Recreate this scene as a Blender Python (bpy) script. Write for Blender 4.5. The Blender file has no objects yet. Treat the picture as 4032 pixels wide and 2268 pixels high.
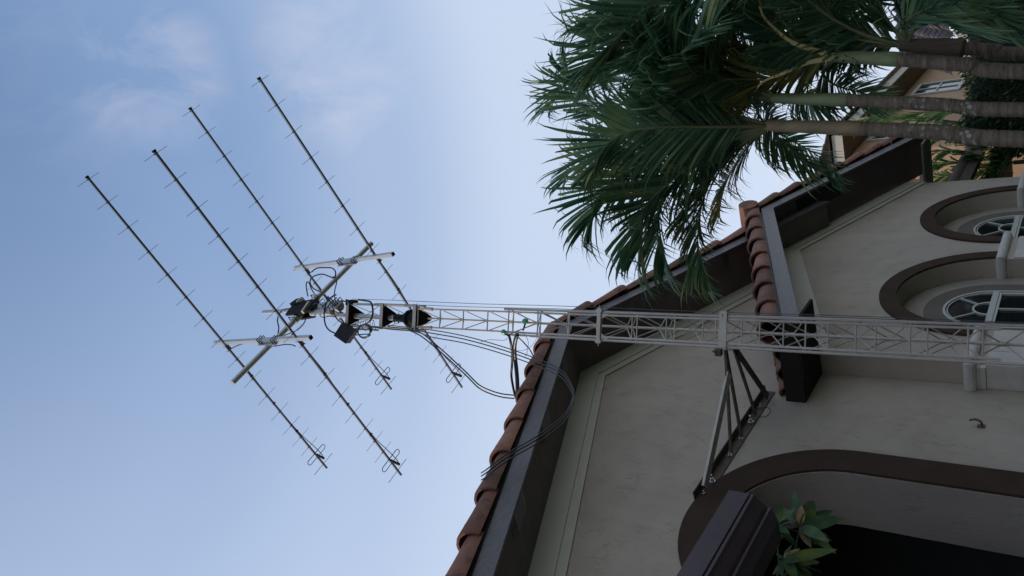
import bpy, bmesh, math, random
from mathutils import Vector as V, Matrix, Quaternion
from mathutils.geometry import tessellate_polygon
from mathutils import noise as mnoise
sc = bpy.context.scene
COL = sc.collection
R = math.radians

# ------------------------------------------------------------------ camera
# House axes: X along the front wall, Y into the house, Z up.  The photograph was taken with
# the phone on its side, so the world's up direction points to the left of the picture.
FPX, PW, PH = 3032.0, 4032.0, 2268.0
TH, RO, AZ = R(38.17), R(0.589), R(24.48)
_fh = V((math.cos(AZ), math.sin(AZ), 0)); _rt = V((math.sin(AZ), -math.cos(AZ), 0)); _up = V((0, 0, 1))
FW = math.cos(TH) * _fh + math.sin(TH) * _up
_U = -math.sin(TH) * _fh + math.cos(TH) * _up
CR = math.cos(RO) * _rt + math.sin(RO) * _U
CU = -math.sin(RO) * _rt + math.cos(RO) * _U
CP = V((0, 0, 1.6))
cam = bpy.data.objects.new("camera", bpy.data.cameras.new("camera"))
COL.objects.link(cam)
cam.data.sensor_fit = 'HORIZONTAL'; cam.data.sensor_width = 36.0
cam.data.lens = 36.0 * FPX / PW
cam.data.clip_start = 0.05; cam.data.clip_end = 1000
m = Matrix.Identity(4)
for i, a in enumerate((-CU, CR, -FW)):
    for j in range(3): m[j][i] = a[j]
m.translation = CP
cam.matrix_world = m
sc.camera = cam

def ray(x, y): return ((PH / 2 - y) * CR - (x - PW / 2) * CU + FPX * FW) / FPX
def onY(x, y, Y):
    d = ray(x, y); return CP + d * ((Y - CP.y) / d.y)
def onX(x, y, X):
    d = ray(x, y); return CP + d * ((X - CP.x) / d.x)
def onZ(x, y, Z):
    d = ray(x, y); return CP + d * ((Z - CP.z) / d.z)
def onP(x, y, P, n):
    d = ray(x, y); return CP + d * ((P - CP).dot(n) / d.dot(n))
def at(x, y, hd):                       # a point at horizontal distance hd from the camera
    d = ray(x, y); return CP + d * (hd / math.hypot(d.x, d.y))

# ------------------------------------------------------------------ light
SUN_EL, SUN_AZ = 15.0, R(-16)           # azimuth measured from +Y towards +X
sv = V((math.sin(SUN_AZ) * math.cos(R(SUN_EL)), math.cos(SUN_AZ) * math.cos(R(SUN_EL)), math.sin(R(SUN_EL))))
sun = bpy.data.objects.new("sun", bpy.data.lights.new("sun", 'SUN'))
COL.objects.link(sun)
sun.data.energy = 3.0; sun.data.angle = R(0.5); sun.data.color = (1.0, 0.80, 0.58)
sun.rotation_euler = sv.to_track_quat('Z', 'Y').to_euler()
sun.location = (-10, 40, 30)
w = bpy.data.worlds.new("World"); sc.world = w; w.use_nodes = True
nt = w.node_tree; nt.nodes.clear()
def N(nt, t, **k):
    n = nt.nodes.new(t)
    for a, b in k.items():
        if a.startswith('i_'):
            key = a[2:].replace('_', ' ')
            n.inputs[int(key) if key.isdigit() else key].default_value = b
        else: setattr(n, a, b)
    return n
sky = N(nt, 'ShaderNodeTexSky', sky_type='NISHITA', sun_disc=False)
sky.sun_elevation = R(SUN_EL); sky.sun_rotation = SUN_AZ
sky.air_density = 1.0; sky.dust_density = 0.6; sky.ozone_density = 1.6; sky.altitude = 0
tc = N(nt, 'ShaderNodeTexCoord')
mp = N(nt, 'ShaderNodeMapping'); mp.inputs['Scale'].default_value = (11.0, 17.0, 9.0); mp.inputs['Rotation'].default_value = (0.4, 0.5, 0.9); mp.inputs['Location'].default_value = (3.7, 1.3, 0.6)
nz = N(nt, 'ShaderNodeTexNoise', i_Scale=0.62, i_Detail=6.0, i_Roughness=0.58, i_Distortion=0.5)
cr = N(nt, 'ShaderNodeValToRGB')
cr.color_ramp.elements[0].position = 0.44; cr.color_ramp.elements[0].color = (0, 0, 0, 1)
cr.color_ramp.elements[1].position = 0.70; cr.color_ramp.elements[1].color = (1, 1, 1, 1)
mul = N(nt, 'ShaderNodeMath', operation='MULTIPLY', i_1=0.34)
def blob(d, c0, c1):                              # a patch of sky round direction d where thin cloud gathers
    vm = N(nt, 'ShaderNodeVectorMath', operation='DOT_PRODUCT'); vm.inputs[1].default_value = tuple(d.normalized())
    nt.links.new(tc.outputs['Generated'], vm.inputs[0])
    q = N(nt, 'ShaderNodeMapRange', interpolation_type='SMOOTHERSTEP'); q.inputs[1].default_value = math.cos(R(c1)); q.inputs[2].default_value = math.cos(R(c0))
    nt.links.new(vm.outputs['Value'], q.inputs[0]); return q.outputs[0]
b1_ = blob(ray(1310, 270), 1.0, 7.0); b2_ = blob(ray(600, 300), 0.5, 6.0); b3_ = blob(ray(150, 250), 0.5, 10.0); b4_ = blob(ray(3160, 680), 0.3, 3.0)
ba = N(nt, 'ShaderNodeMath', operation='ADD'); nt.links.new(b1_, ba.inputs[0]); nt.links.new(b2_, ba.inputs[1])
bb = N(nt, 'ShaderNodeMath', operation='MULTIPLY_ADD', i_1=0.22); nt.links.new(b3_, bb.inputs[0]); nt.links.new(ba.outputs[0], bb.inputs[2])
bc = N(nt, 'ShaderNodeMath', operation='ADD', use_clamp=True); nt.links.new(bb.outputs[0], bc.inputs[0]); nt.links.new(b4_, bc.inputs[1])
mul2 = N(nt, 'ShaderNodeMath', operation='MULTIPLY')
bd = N(nt, 'ShaderNodeMath', operation='MULTIPLY_ADD', i_1=0.95, i_2=0.05); nt.links.new(bc.outputs[0], bd.inputs[0])
sep = N(nt, 'ShaderNodeSeparateXYZ')
gr = N(nt, 'ShaderNodeValToRGB')                 # pale evening sky: blue overhead, milky towards the horizon
gr.color_ramp.interpolation = 'EASE'
ge = gr.color_ramp.elements
ge[0].position = 0.0; ge[0].color = (0.62, 0.66, 0.74, 1)
ge[1].position = 0.97; ge[1].color = (0.155, 0.255, 0.460, 1)
for p_, c_k in ((0.30, (0.66, 0.75, 0.91, 1)), (0.60, (0.60, 0.70, 0.87, 1)), (0.73, (0.40, 0.52, 0.74, 1)), (0.85, (0.235, 0.36, 0.60, 1))):
    x_ = ge.new(p_); x_.color = c_k
gs = N(nt, 'ShaderNodeMixRGB', blend_type='MULTIPLY', i_Fac=1.0, i_Color2=(10, 10, 10, 1))
gm = N(nt, 'ShaderNodeMixRGB', i_Fac=0.80)
mix = N(nt, 'ShaderNodeMixRGB', i_Color2=(6.6, 6.5, 7.3, 1))
bg = N(nt, 'ShaderNodeBackground', i_Strength=0.10)
out = N(nt, 'ShaderNodeOutputWorld')
L = nt.links.new
L(tc.outputs['Generated'], mp.inputs[0]); L(mp.outputs[0], nz.inputs['Vector']); L(nz.outputs[0], cr.inputs[0])
L(tc.outputs['Generated'], sep.inputs[0]); L(sep.outputs[2], gr.inputs[0]); L(gr.outputs[0], gs.inputs[1])
sb = blob(sv, 8.0, 92.0); sk = N(nt, 'ShaderNodeMath', operation='MULTIPLY', i_1=0.75); L(sb, sk.inputs[0])      # brighter towards the sun's side
sx_ = N(nt, 'ShaderNodeMixRGB', i_Color2=(5.6, 6.6, 8.5, 1)); L(sk.outputs[0], sx_.inputs[0]); L(gs.outputs[0], sx_.inputs[1])
L(sky.outputs[0], gm.inputs[1]); L(sx_.outputs[0], gm.inputs[2])
L(cr.outputs[0], mul2.inputs[0]); L(bd.outputs[0], mul2.inputs[1]); L(mul2.outputs[0], mul.inputs[0]); L(mul.outputs[0], mix.inputs[0]); L(gm.outputs[0], mix.inputs[1])
L(mix.outputs[0], bg.inputs[0]); L(bg.outputs[0], out.inputs[0])
vs = sc.view_settings
vs.view_transform = 'Standard'; vs.look = 'None'; vs.exposure = 0.24; vs.gamma = 1.0; vs.use_curve_mapping = False

# ------------------------------------------------------------------ helpers
class MB:
    def __init__(s): s.v = []; s.f = []; s.m = []
    def add(s, vs, fs, mi=0):
        o = len(s.v); s.v += [V(p) for p in vs]
        for f in fs: s.f.append([i + o for i in f]); s.m.append(mi)
        return s
    def box(s, a, b, mi=0):
        x0, y0, z0 = a; x1, y1, z1 = b
        P = [(x0,y0,z0),(x1,y0,z0),(x1,y1,z0),(x0,y1,z0),(x0,y0,z1),(x1,y0,z1),(x1,y1,z1),(x0,y1,z1)]
        return s.add(P, [(0,3,2,1),(4,5,6,7),(0,1,5,4),(1,2,6,5),(2,3,7,6),(3,0,4,7)], mi)
    def obox(s, p, q, wd, ht, up=(0,0,1), mi=0, bev=0.0):
        p = V(p); q = V(q); d = (q - p).normalized(); up = V(up)
        sd = d.cross(up)
        if sd.length < 1e-4: sd = d.cross(V((1,0,0)))
        sd.normalize(); u = sd.cross(d).normalized()
        if bev > 0:
            k = bev
            prof = [(-wd/2+k,-ht/2),(wd/2-k,-ht/2),(wd/2,-ht/2+k),(wd/2,ht/2-k),(wd/2-k,ht/2),(-wd/2+k,ht/2),(-wd/2,ht/2-k),(-wd/2,-ht/2+k)]
        else: prof = [(-wd/2,-ht/2),(wd/2,-ht/2),(wd/2,ht/2),(-wd/2,ht/2)]
        n = len(prof)
        P = [e + sd * a + u * b for e in (p, q) for a, b in prof]
        F = [(i, (i+1) % n, n + (i+1) % n, n + i) for i in range(n)] + [tuple(range(n))[::-1], tuple(range(n, 2*n))]
        return s.add(P, F, mi)
    def tube(s, pts, r, n=8, mi=0, cap=True):
        pts = [V(p) for p in pts]; K = len(pts)
        rs = r if isinstance(r, (list, tuple)) else [r] * K
        t0 = (pts[1] - pts[0]).normalized()
        a = t0.orthogonal().normalized()
        P = []
        for i in range(K):
            t = (pts[min(i+1, K-1)] - pts[max(i-1, 0)])
            t = t.normalized() if t.length > 1e-9 else t0
            a = (a - t * a.dot(t)); a = a.normalized() if a.length > 1e-6 else t.orthogonal().normalized()
            b = t.cross(a)
            for k in range(n):
                an = 2 * math.pi * k / n
                P.append(pts[i] + (a * math.cos(an) + b * math.sin(an)) * rs[i])
        F = [(i*n+k, i*n+(k+1) % n, (i+1)*n+(k+1) % n, (i+1)*n+k) for i in range(K-1) for k in range(n)]
        if cap: F += [tuple(range(n))[::-1], tuple(range((K-1)*n, K*n))]
        return s.add(P, F, mi)
    def prism(s, poly, holes, fn, d0, d1, mi=0):
        """poly (+holes) in 2D; fn(u, v, d) -> 3D; solid between d0 and d1"""
        loops = [poly] + list(holes)
        flat = [p for lp in loops for p in lp]
        tris = tessellate_polygon([[V((a, b, 0)) for a, b in lp] for lp in loops])
        n = len(flat)
        P = [fn(a, b, d0) for a, b in flat] + [fn(a, b, d1) for a, b in flat]
        F = [tuple(t) for t in tris] + [tuple(i + n for i in t)[::-1] for t in tris]
        o = 0
        for lp in loops:
            k = len(lp)
            F += [(o+i, o+(i+1) % k, n+o+(i+1) % k, n+o+i) for i in range(k)]
            o += k
        return s.add(P, F, mi)
    def build(s, name, mat, parent=None, smooth=False, kind=None):
        me = bpy.data.meshes.new(name)
        off = V((0, 0, 0)) if parent is None else parent.matrix_world_loc if False else org(parent)
        me.from_pydata([tuple(p - off) for p in s.v], [], s.f)
        ms = mat if isinstance(mat, (list, tuple)) else [mat]
        for x in ms: me.materials.append(x)
        if len(ms) > 1: me.polygons.foreach_set('material_index', s.m)
        bm = bmesh.new(); bm.from_mesh(me)
        bmesh.ops.recalc_face_normals(bm, faces=bm.faces)
        bm.to_mesh(me); bm.free()
        if smooth:
            me.polygons.foreach_set('use_smooth', [True] * len(me.polygons))
            try: me.set_sharp_from_angle(angle=R(40))
            except Exception: pass
        me.update()
        o = bpy.data.objects.new(name, me); COL.objects.link(o)
        if parent is not None: o.parent = parent
        if kind: o['kind'] = kind
        return o
ORG = {}
def org(o):
    t = V((0, 0, 0))
    while o is not None: t = t + o.location; o = o.parent
    return t
def tag(o, label, cat, group=None):
    o['label'] = label; o['category'] = cat
    if group: o['group'] = group
    return o
def thing(name, loc, label, cat, group=None):
    o = bpy.data.objects.new(name, None); COL.objects.link(o); o.location = loc
    o.empty_display_size = 0.3
    return tag(o, label, cat, group)
def copy_tree(o, parent=None):
    c = o.copy(); COL.objects.link(c)
    if parent is not None: c.parent = parent
    for ch in list(o.children): copy_tree(ch, c)
    return c
def smooth_path(pts, n=6):
    pts = [V(p) for p in pts]; o = []
    for i in range(len(pts) - 1):
        p0 = pts[max(i-1, 0)]; p1 = pts[i]; p2 = pts[i+1]; p3 = pts[min(i+2, len(pts)-1)]
        for k in range(n):
            t = k / n
            o.append(0.5 * ((2*p1) + (p2-p0)*t + (2*p0-5*p1+4*p2-p3)*t*t + (3*p1-p0-3*p2+p3)*t**3))
    o.append(pts[-1]); return o
def arc(cx, cz, r, a0=0, a1=180, n=32):
    return [(cx + r * math.cos(R(a0 + (a1-a0)*i/n)), cz + r * math.sin(R(a0 + (a1-a0)*i/n))) for i in range(n + 1)]
XZ = lambda a, b, d: V((a, d, b))
def XZf(Y): return lambda a, b, d: V((a, Y + d, b))

# ------------------------------------------------------------------ materials
def mat(name, col, rough=0.7, metal=0.0, var=0.12, vscale=3.0, bump=0.0, bscale=40.0, stretch=(1,1,1), spec=0.4, trans=0.0):
    m = bpy.data.materials.new(name); m.use_nodes = True
    t = m.node_tree; t.nodes.clear(); l = t.links.new
    o = N(t, 'ShaderNodeOutputMaterial'); b = N(t, 'ShaderNodeBsdfPrincipled')
    b.inputs['Roughness'].default_value = rough; b.inputs['Metallic'].default_value = metal
    b.inputs['Specular IOR Level'].default_value = spec
    c = N(t, 'ShaderNodeTexCoord'); mp = N(t, 'ShaderNodeMapping'); mp.inputs['Scale'].default_value = stretch
    l(c.outputs['Object'], mp.inputs[0])
    n = N(t, 'ShaderNodeTexNoise', i_Scale=vscale, i_Detail=5.0, i_Roughness=0.6)
    l(mp.outputs[0], n.inputs['Vector'])
    r = N(t, 'ShaderNodeValToRGB')
    r.color_ramp.elements[0].position = 0.3; r.color_ramp.elements[1].position = 0.7
    r.color_ramp.elements[0].color = tuple(max(0, x*(1-var)) for x in col) + (1,)
    r.color_ramp.elements[1].color = tuple(min(1, x*(1+var)) for x in col) + (1,)
    l(n.outputs[0], r.inputs[0]); l(r.outputs[0], b.inputs['Base Color'])
    if bump:
        n2 = N(t, 'ShaderNodeTexNoise', i_Scale=bscale, i_Detail=4.0); l(mp.outputs[0], n2.inputs['Vector'])
        bp = N(t, 'ShaderNodeBump', i_Strength=bump, i_Distance=0.02); l(n2.outputs[0], bp.inputs['Height'])
        l(bp.outputs[0], b.inputs['Normal'])
    l(b.outputs[0], o.inputs[0])
    m['bsdf'] = b.name
    return m
def stucco(name, col, dark=0.60):
    m = mat(name, col, rough=0.9, var=0.10, vscale=0.8, spec=0.2)
    t = m.node_tree; l = t.links.new; b = t.nodes[m['bsdf']]
    c = N(t, 'ShaderNodeTexCoord')
    mp = N(t, 'ShaderNodeMapping'); mp.inputs['Scale'].default_value = (2.4, 2.4, 0.62)
    l(c.outputs['Object'], mp.inputs[0])
    w1 = N(t, 'ShaderNodeTexNoise', i_Scale=5.0, i_Detail=8.0, i_Roughness=0.66, i_Distortion=0.7); l(mp.outputs[0], w1.inputs['Vector'])
    rm = N(t, 'ShaderNodeValToRGB')                      # thin trowel ridges and hairline cracks
    e = rm.color_ramp.elements
    e[0].position = 0.487; e[0].color = (0,0,0,1); e[1].position = 0.513; e[1].color = (0,0,0,1)
    x = e.new(0.5); x.color = (1,1,1,1)
    l(w1.outputs[0], rm.inputs[0])
    msk = N(t, 'ShaderNodeTexNoise', i_Scale=3.1, i_Detail=3.0); l(c.outputs['Object'], msk.inputs['Vector'])
    mr = N(t, 'ShaderNodeMapRange'); mr.inputs[1].default_value = 0.47; mr.inputs[2].default_value = 0.68
    l(msk.outputs[0], mr.inputs[0])
    mm = N(t, 'ShaderNodeMath', operation='MULTIPLY'); l(rm.outputs[0], mm.inputs[0]); l(mr.outputs[0], mm.inputs[1])
    mx = N(t, 'ShaderNodeMixRGB', blend_type='MULTIPLY', i_Color2=(dark, dark, dark, 1))
    src = b.inputs['Base Color'].links[0].from_socket
    ms_ = N(t, 'ShaderNodeMapping'); ms_.inputs['Scale'].default_value = (1.6, 1.6, 0.22); l(c.outputs['Object'], ms_.inputs[0])
    st_ = N(t, 'ShaderNodeTexNoise', i_Scale=1.3, i_Detail=6.0, i_Roughness=0.7); l(ms_.outputs[0], st_.inputs['Vector'])   # rain streaks
    sr_ = N(t, 'ShaderNodeMapRange'); sr_.inputs[1].default_value = 0.35; sr_.inputs[2].default_value = 0.70; sr_.inputs[3].default_value = 1.03; sr_.inputs[4].default_value = 0.93; l(st_.outputs[0], sr_.inputs[0])
    sm_ = N(t, 'ShaderNodeVectorMath', operation='SCALE'); l(src, sm_.inputs[0]); l(sr_.outputs[0], sm_.inputs['Scale'])
    l(sm_.outputs[0], mx.inputs[1]); l(mm.outputs[0], mx.inputs[0]); l(mx.outputs[0], b.inputs['Base Color'])
    n2 = N(t, 'ShaderNodeTexNoise', i_Scale=22.0, i_Detail=6.0, i_Roughness=0.65); l(mp.outputs[0], n2.inputs['Vector'])
    ad = N(t, 'ShaderNodeMath', operation='SUBTRACT'); l(n2.outputs[0], ad.inputs[0]); l(mm.outputs[0], ad.inputs[1])
    bp = N(t, 'ShaderNodeBump', i_Strength=0.45, i_Distance=0.02); l(ad.outputs[0], bp.inputs['Height'])
    l(bp.outputs[0], b.inputs['Normal'])
    return m
def tile_mat(name, c1, c2, soot):
    m = bpy.data.materials.new(name); m.use_nodes = True
    t = m.node_tree; t.nodes.clear(); l = t.links.new
    o = N(t, 'ShaderNodeOutputMaterial'); b = N(t, 'ShaderNodeBsdfPrincipled'); b.inputs['Roughness'].default_value = 0.75
    b.inputs['Specular IOR Level'].default_value = 0.35
    c = N(t, 'ShaderNodeTexCoord')
    n1 = N(t, 'ShaderNodeTexNoise', i_Scale=2.2, i_Detail=4.0); l(c.outputs['Object'], n1.inputs['Vector'])
    n2 = N(t, 'ShaderNodeTexNoise', i_Scale=5.5, i_Detail=8.0, i_Roughness=0.7, i_Distortion=0.4); l(c.outputs['Object'], n2.inputs['Vector'])
    r1 = N(t, 'ShaderNodeValToRGB'); r1.color_ramp.elements[0].color = c1 + (1,); r1.color_ramp.elements[1].color = c2 + (1,)
    r1.color_ramp.elements[0].position = 0.35; r1.color_ramp.elements[1].position = 0.65
    l(n1.outputs[0], r1.inputs[0])
    r2 = N(t, 'ShaderNodeValToRGB'); r2.color_ramp.elements[0].position = 0.50; r2.color_ramp.elements[1].position = 0.68
    l(n2.outputs[0], r2.inputs[0])
    mx = N(t, 'ShaderNodeMixRGB', i_Color2=soot + (1,)); l(r2.outputs[0], mx.inputs[0]); l(r1.outputs[0], mx.inputs[1])
    gi = N(t, 'ShaderNodeNewGeometry'); iv = N(t, 'ShaderNodeMapRange'); iv.inputs[3].default_value = 0.62; iv.inputs[4].default_value = 1.18; l(gi.outputs['Random Per Island'], iv.inputs[0])
    sv_ = N(t, 'ShaderNodeVectorMath', operation='SCALE'); l(mx.outputs[0], sv_.inputs[0]); l(iv.outputs[0], sv_.inputs['Scale'])
    l(sv_.outputs[0], b.inputs['Base Color'])
    n3 = N(t, 'ShaderNodeTexNoise', i_Scale=60.0, i_Detail=4.0); l(c.outputs['Object'], n3.inputs['Vector'])
    bp = N(t, 'ShaderNodeBump', i_Strength=0.3, i_Distance=0.01); l(n3.outputs[0], bp.inputs['Height']); l(bp.outputs[0], b.inputs['Normal'])
    l(b.outputs[0], o.inputs[0]); return m
def leaf_mat(name, c1, c2, trans=0.25, rough=0.45, scale=2.5):
    m = bpy.data.materials.new(name); m.use_nodes = True
    t = m.node_tree; t.nodes.clear(); l = t.links.new
    o = N(t, 'ShaderNodeOutputMaterial'); b = N(t, 'ShaderNodeBsdfPrincipled'); b.inputs['Roughness'].default_value = rough
    b.inputs['Specular IOR Level'].default_value = 0.4
    tr = N(t, 'ShaderNodeBsdfTranslucent'); ms = N(t, 'ShaderNodeMixShader', i_0=trans)
    c = N(t, 'ShaderNodeTexCoord'); n1 = N(t, 'ShaderNodeTexNoise', i_Scale=scale, i_Detail=5.0); l(c.outputs['Object'], n1.inputs['Vector'])
    r1 = N(t, 'ShaderNodeValToRGB'); r1.color_ramp.elements[0].color = c1 + (1,); r1.color_ramp.elements[1].color = c2 + (1,)
    r1.color_ramp.elements[0].position = 0.35; r1.color_ramp.elements[1].position = 0.68
    gi = N(t, 'ShaderNodeNewGeometry'); ia = N(t, 'ShaderNodeMath', operation='MULTIPLY_ADD', i_1=0.45, i_2=-0.22); l(gi.outputs['Random Per Island'], ia.inputs[0])
    aa = N(t, 'ShaderNodeMath', operation='ADD'); l(n1.outputs[0], aa.inputs[0]); l(ia.outputs[0], aa.inputs[1])
    e_ = r1.color_ramp.elements.new(0.86); e_.color = (min(1, c2[0] * 2.0), c2[1] * 1.25, c2[2] * .8, 1)
    l(aa.outputs[0], r1.inputs[0]); l(r1.outputs[0], b.inputs['Base Color'])
    hs = N(t, 'ShaderNodeHueSaturation', i_Value=1.5, i_Hue=0.475); l(r1.outputs[0], hs.inputs['Color']); l(hs.outputs[0], tr.inputs[0])
    l(b.outputs[0], ms.inputs[1]); l(tr.outputs[0], ms.inputs[2]); l(ms.outputs[0], o.inputs[0]); return m
def glass_mat(name):
    m = mat(name, (0.012, 0.014, 0.016), rough=0.08, var=0.1, spec=0.5); return m
def trunk_mat(name, lichen=0.5):
    m = mat(name, (0.25, 0.195, 0.145), rough=0.9, var=0.40, vscale=9.0, bump=0.5, bscale=30, stretch=(1,1,3))
    t = m.node_tree; l = t.links.new; b = t.nodes[m['bsdf']]
    c = N(t, 'ShaderNodeTexCoord'); v = N(t, 'ShaderNodeTexVoronoi', i_Scale=21.0, i_Randomness=1.0); l(c.outputs['Object'], v.inputs['Vector'])
    n = N(t, 'ShaderNodeTexNoise', i_Scale=5.0, i_Detail=3.0); l(c.outputs['Object'], n.inputs['Vector'])
    s1 = N(t, 'ShaderNodeMapRange'); s1.inputs[1].default_value = 0.40; s1.inputs[2].default_value = 0.30; l(v.outputs['Distance'], s1.inputs[0])
    s2 = N(t, 'ShaderNodeMapRange'); s2.inputs[1].default_value = 0.68 - 0.25*lichen; s2.inputs[2].default_value = 0.78 - 0.25*lichen; l(n.outputs[0], s2.inputs[0])
    mm = N(t, 'ShaderNodeMath', operation='MULTIPLY'); l(s1.outputs[0], mm.inputs[0]); l(s2.outputs[0], mm.inputs[1])
    sx = N(t, 'ShaderNodeSeparateXYZ'); l(c.outputs['Object'], sx.inputs[0])
    hz = N(t, 'ShaderNodeMapRange'); hz.inputs[1].default_value = 3.2; hz.inputs[2].default_value = 2.5; l(sx.outputs[2], hz.inputs[0])
    m3 = N(t, 'ShaderNodeMath', operation='MULTIPLY'); l(mm.outputs[0], m3.inputs[0]); l(hz.outputs[0], m3.inputs[1])
    mx = N(t, 'ShaderNodeMixRGB', i_Color2=(0.52, 0.60, 0.54, 1)); src = b.inputs['Base Color'].links[0].from_socket
    l(src, mx.inputs[1]); l(m3.outputs[0], mx.inputs[0])
    mq = N(t, 'ShaderNodeMapping'); mq.inputs['Scale'].default_value = (1.5, 1.5, 30.0); l(c.outputs['Object'], mq.inputs[0])
    wv = N(t, 'ShaderNodeTexNoise', i_Scale=1.6, i_Detail=4.0); l(mq.outputs[0], wv.inputs['Vector'])
    m4 = N(t, 'ShaderNodeMixRGB', blend_type='MULTIPLY', i_Fac=0.85); l(mx.outputs[0], m4.inputs[1]); l(wv.outputs[0], m4.inputs[2])
    l(m4.outputs[0], b.inputs['Base Color'])
    return m

M = {}
M['wall'] = stucco('wall_stucco', (0.395, 0.338, 0.285))
M['reveal'] = stucco('reveal_stucco', (0.33, 0.29, 0.255), 0.6)
M['trim'] = mat('frieze_paint', (0.47, 0.44, 0.365), rough=0.6, var=0.05)
M['brown'] = mat('brown_trim_paint', (0.052, 0.034, 0.025), rough=0.85, var=0.15, bump=0.1, bscale=60, spec=0.12)
M['ringdark'] = mat('window_reveal_shade', (0.13, 0.11, 0.09), rough=0.75, var=0.12)  # flat ring in place of the recessed reveal, its shade put into the colour
M['fascia'] = mat('dark_fascia_wood', (0.085, 0.075, 0.080), rough=0.45, var=0.28, vscale=5, bump=0.3, bscale=18, stretch=(1,6,6), spec=0.5)
M['soffit'] = mat('dark_soffit_paint', (0.115, 0.098, 0.088), rough=0.7, var=0.15, bump=0.2, bscale=25)
M['eave'] = mat('eave_painted_shade', (0.026, 0.023, 0.022), rough=0.85, spec=0.1)  # shade under the wing's left eave put into the colour
M['soffit_shaded'] = mat('wing_soffit_painted_shade', (0.060, 0.054, 0.052), rough=0.7, var=0.15, bump=0.2, bscale=25)  # darker copy of the soffit paint, the wing's shade put into the colour
M['tile'] = tile_mat('terracotta_tile', (0.20, 0.086, 0.056), (0.27, 0.125, 0.085), (0.055, 0.040, 0.036))
M['stone'] = mat('cast_stone', (0.50, 0.47, 0.43), rough=0.85, var=0.10, vscale=7, bump=0.3, bscale=50)
M['white'] = mat('white_window_paint', (0.44, 0.455, 0.42), rough=0.5, var=0.04)
M['glass'] = glass_mat('dark_window_glass')
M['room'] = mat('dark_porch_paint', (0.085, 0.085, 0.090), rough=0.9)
M['tower'] = mat('greige_tower_paint', (0.46, 0.41, 0.365), rough=0.5, var=0.10, vscale=8, spec=0.4)
M['steel'] = mat('galvanised_steel', (0.45, 0.45, 0.46), rough=0.38, metal=0.85, var=0.15, vscale=9)
M['alu'] = mat('aluminium', (0.46, 0.47, 0.49), rough=0.42, metal=0.5, var=0.06, vscale=8)
M['boom'] = mat('boom_dull_alu', (0.34, 0.34, 0.35), rough=0.36, metal=0.92, var=0.1, vscale=6)
M['rod'] = mat('element_alu', (0.20, 0.20, 0.21), rough=0.4, metal=0.7, var=0.1)
M['black'] = mat('black_plastic', (0.008, 0.008, 0.010), rough=0.55, var=0.2, spec=0.2)
M['castblack'] = mat('dark_cast_iron', (0.014, 0.014, 0.017), rough=0.75, var=0.3, bump=0.2, spec=0.12)
M['cable'] = mat('black_cable', (0.018, 0.018, 0.022), rough=0.42, var=0.2, spec=0.5)
M['wire'] = mat('steel_wire', (0.10, 0.10, 0.11), rough=0.4, metal=0.6, var=0.1)
M['rust'] = mat('brown_steel', (0.085, 0.065, 0.052), rough=0.65, var=0.3, vscale=10, bump=0.2)
M['green'] = mat('green_glaze', (0.10, 0.42, 0.27), rough=0.25, var=0.15)
M['mauve'] = mat('dark_brown_metal', (0.060, 0.042, 0.050), rough=0.45, var=0.12, vscale=5, spec=0.5)
M['peach'] = mat('peach_stucco', (0.46, 0.30, 0.19), rough=0.9, var=0.08, bump=0.2, bscale=25)
M['neigh_fascia'] = mat('pale_fascia_paint', (0.50, 0.46, 0.40), rough=0.7, var=0.06)
M['neigh_soffit'] = mat('brown_soffit_paint', (0.16, 0.10, 0.07), rough=0.8, var=0.1)
M['neigh_tile'] = tile_mat('slate_brown_tile', (0.06, 0.045, 0.045), (0.11, 0.085, 0.08), (0.03, 0.026, 0.028))
M['palm'] = leaf_mat('palm_leaf', (0.036, 0.10, 0.055), (0.15, 0.255, 0.125), 0.34, rough=0.40)
M['palm2'] = leaf_mat('palm_leaf_sunlit_tint', (0.06, 0.085, 0.025), (0.19, 0.19, 0.05), 0.40)  # backlit sunshine put into the leaf colour as a yellow tint
M['rachis'] = mat('palm_rachis', (0.14, 0.15, 0.07), rough=0.5, var=0.2)
M['rachis2'] = mat('palm_rachis_sunlit_gold', (0.62, 0.52, 0.26), rough=0.5, var=0.15)  # golden sunlight on the stalks put into the base colour
M['shaft'] = mat('green_crownshaft', (0.17, 0.20, 0.10), rough=0.5, var=0.25, vscale=5, stretch=(1,1,0.4))
M['shaft2'] = mat('browning_crownshaft', (0.20, 0.15, 0.09), rough=0.6, var=0.55, vscale=5, stretch=(1,1,0.5))
M['sheath'] = mat('dry_brown_sheath', (0.12, 0.085, 0.07), rough=0.8, var=0.3, vscale=14, stretch=(3,3,0.3), bump=0.3)
M['trunk'] = trunk_mat('palm_trunk', 0.8)
M['trunk2'] = trunk_mat('palm_trunk_clean', 0.1)
M['hedge'] = leaf_mat('conifer_leaf', (0.010, 0.030, 0.012), (0.030, 0.065, 0.020), 0.1)
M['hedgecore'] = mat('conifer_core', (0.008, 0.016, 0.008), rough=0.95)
M['shrub'] = leaf_mat('areca_leaf', (0.05, 0.12, 0.035), (0.13, 0.24, 0.07), 0.3)
M['plant'] = leaf_mat('palmate_leaf', (0.018, 0.052, 0.014), (0.062, 0.120, 0.026), 0.2, rough=0.6, scale=9)
M['plantbrown'] = leaf_mat('withered_leaf', (0.11, 0.10, 0.035), (0.26, 0.17, 0.085), 0.15, scale=14)
M['stem'] = mat('green_stem', (0.06, 0.08, 0.035), rough=0.6)
M['ground'] = mat('lawn', (0.055, 0.085, 0.03), rough=0.95, var=0.3, vscale=2)
M['paver'] = mat('driveway_pavers', (0.15, 0.135, 0.12), rough=0.9, var=0.15, vscale=4)

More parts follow.
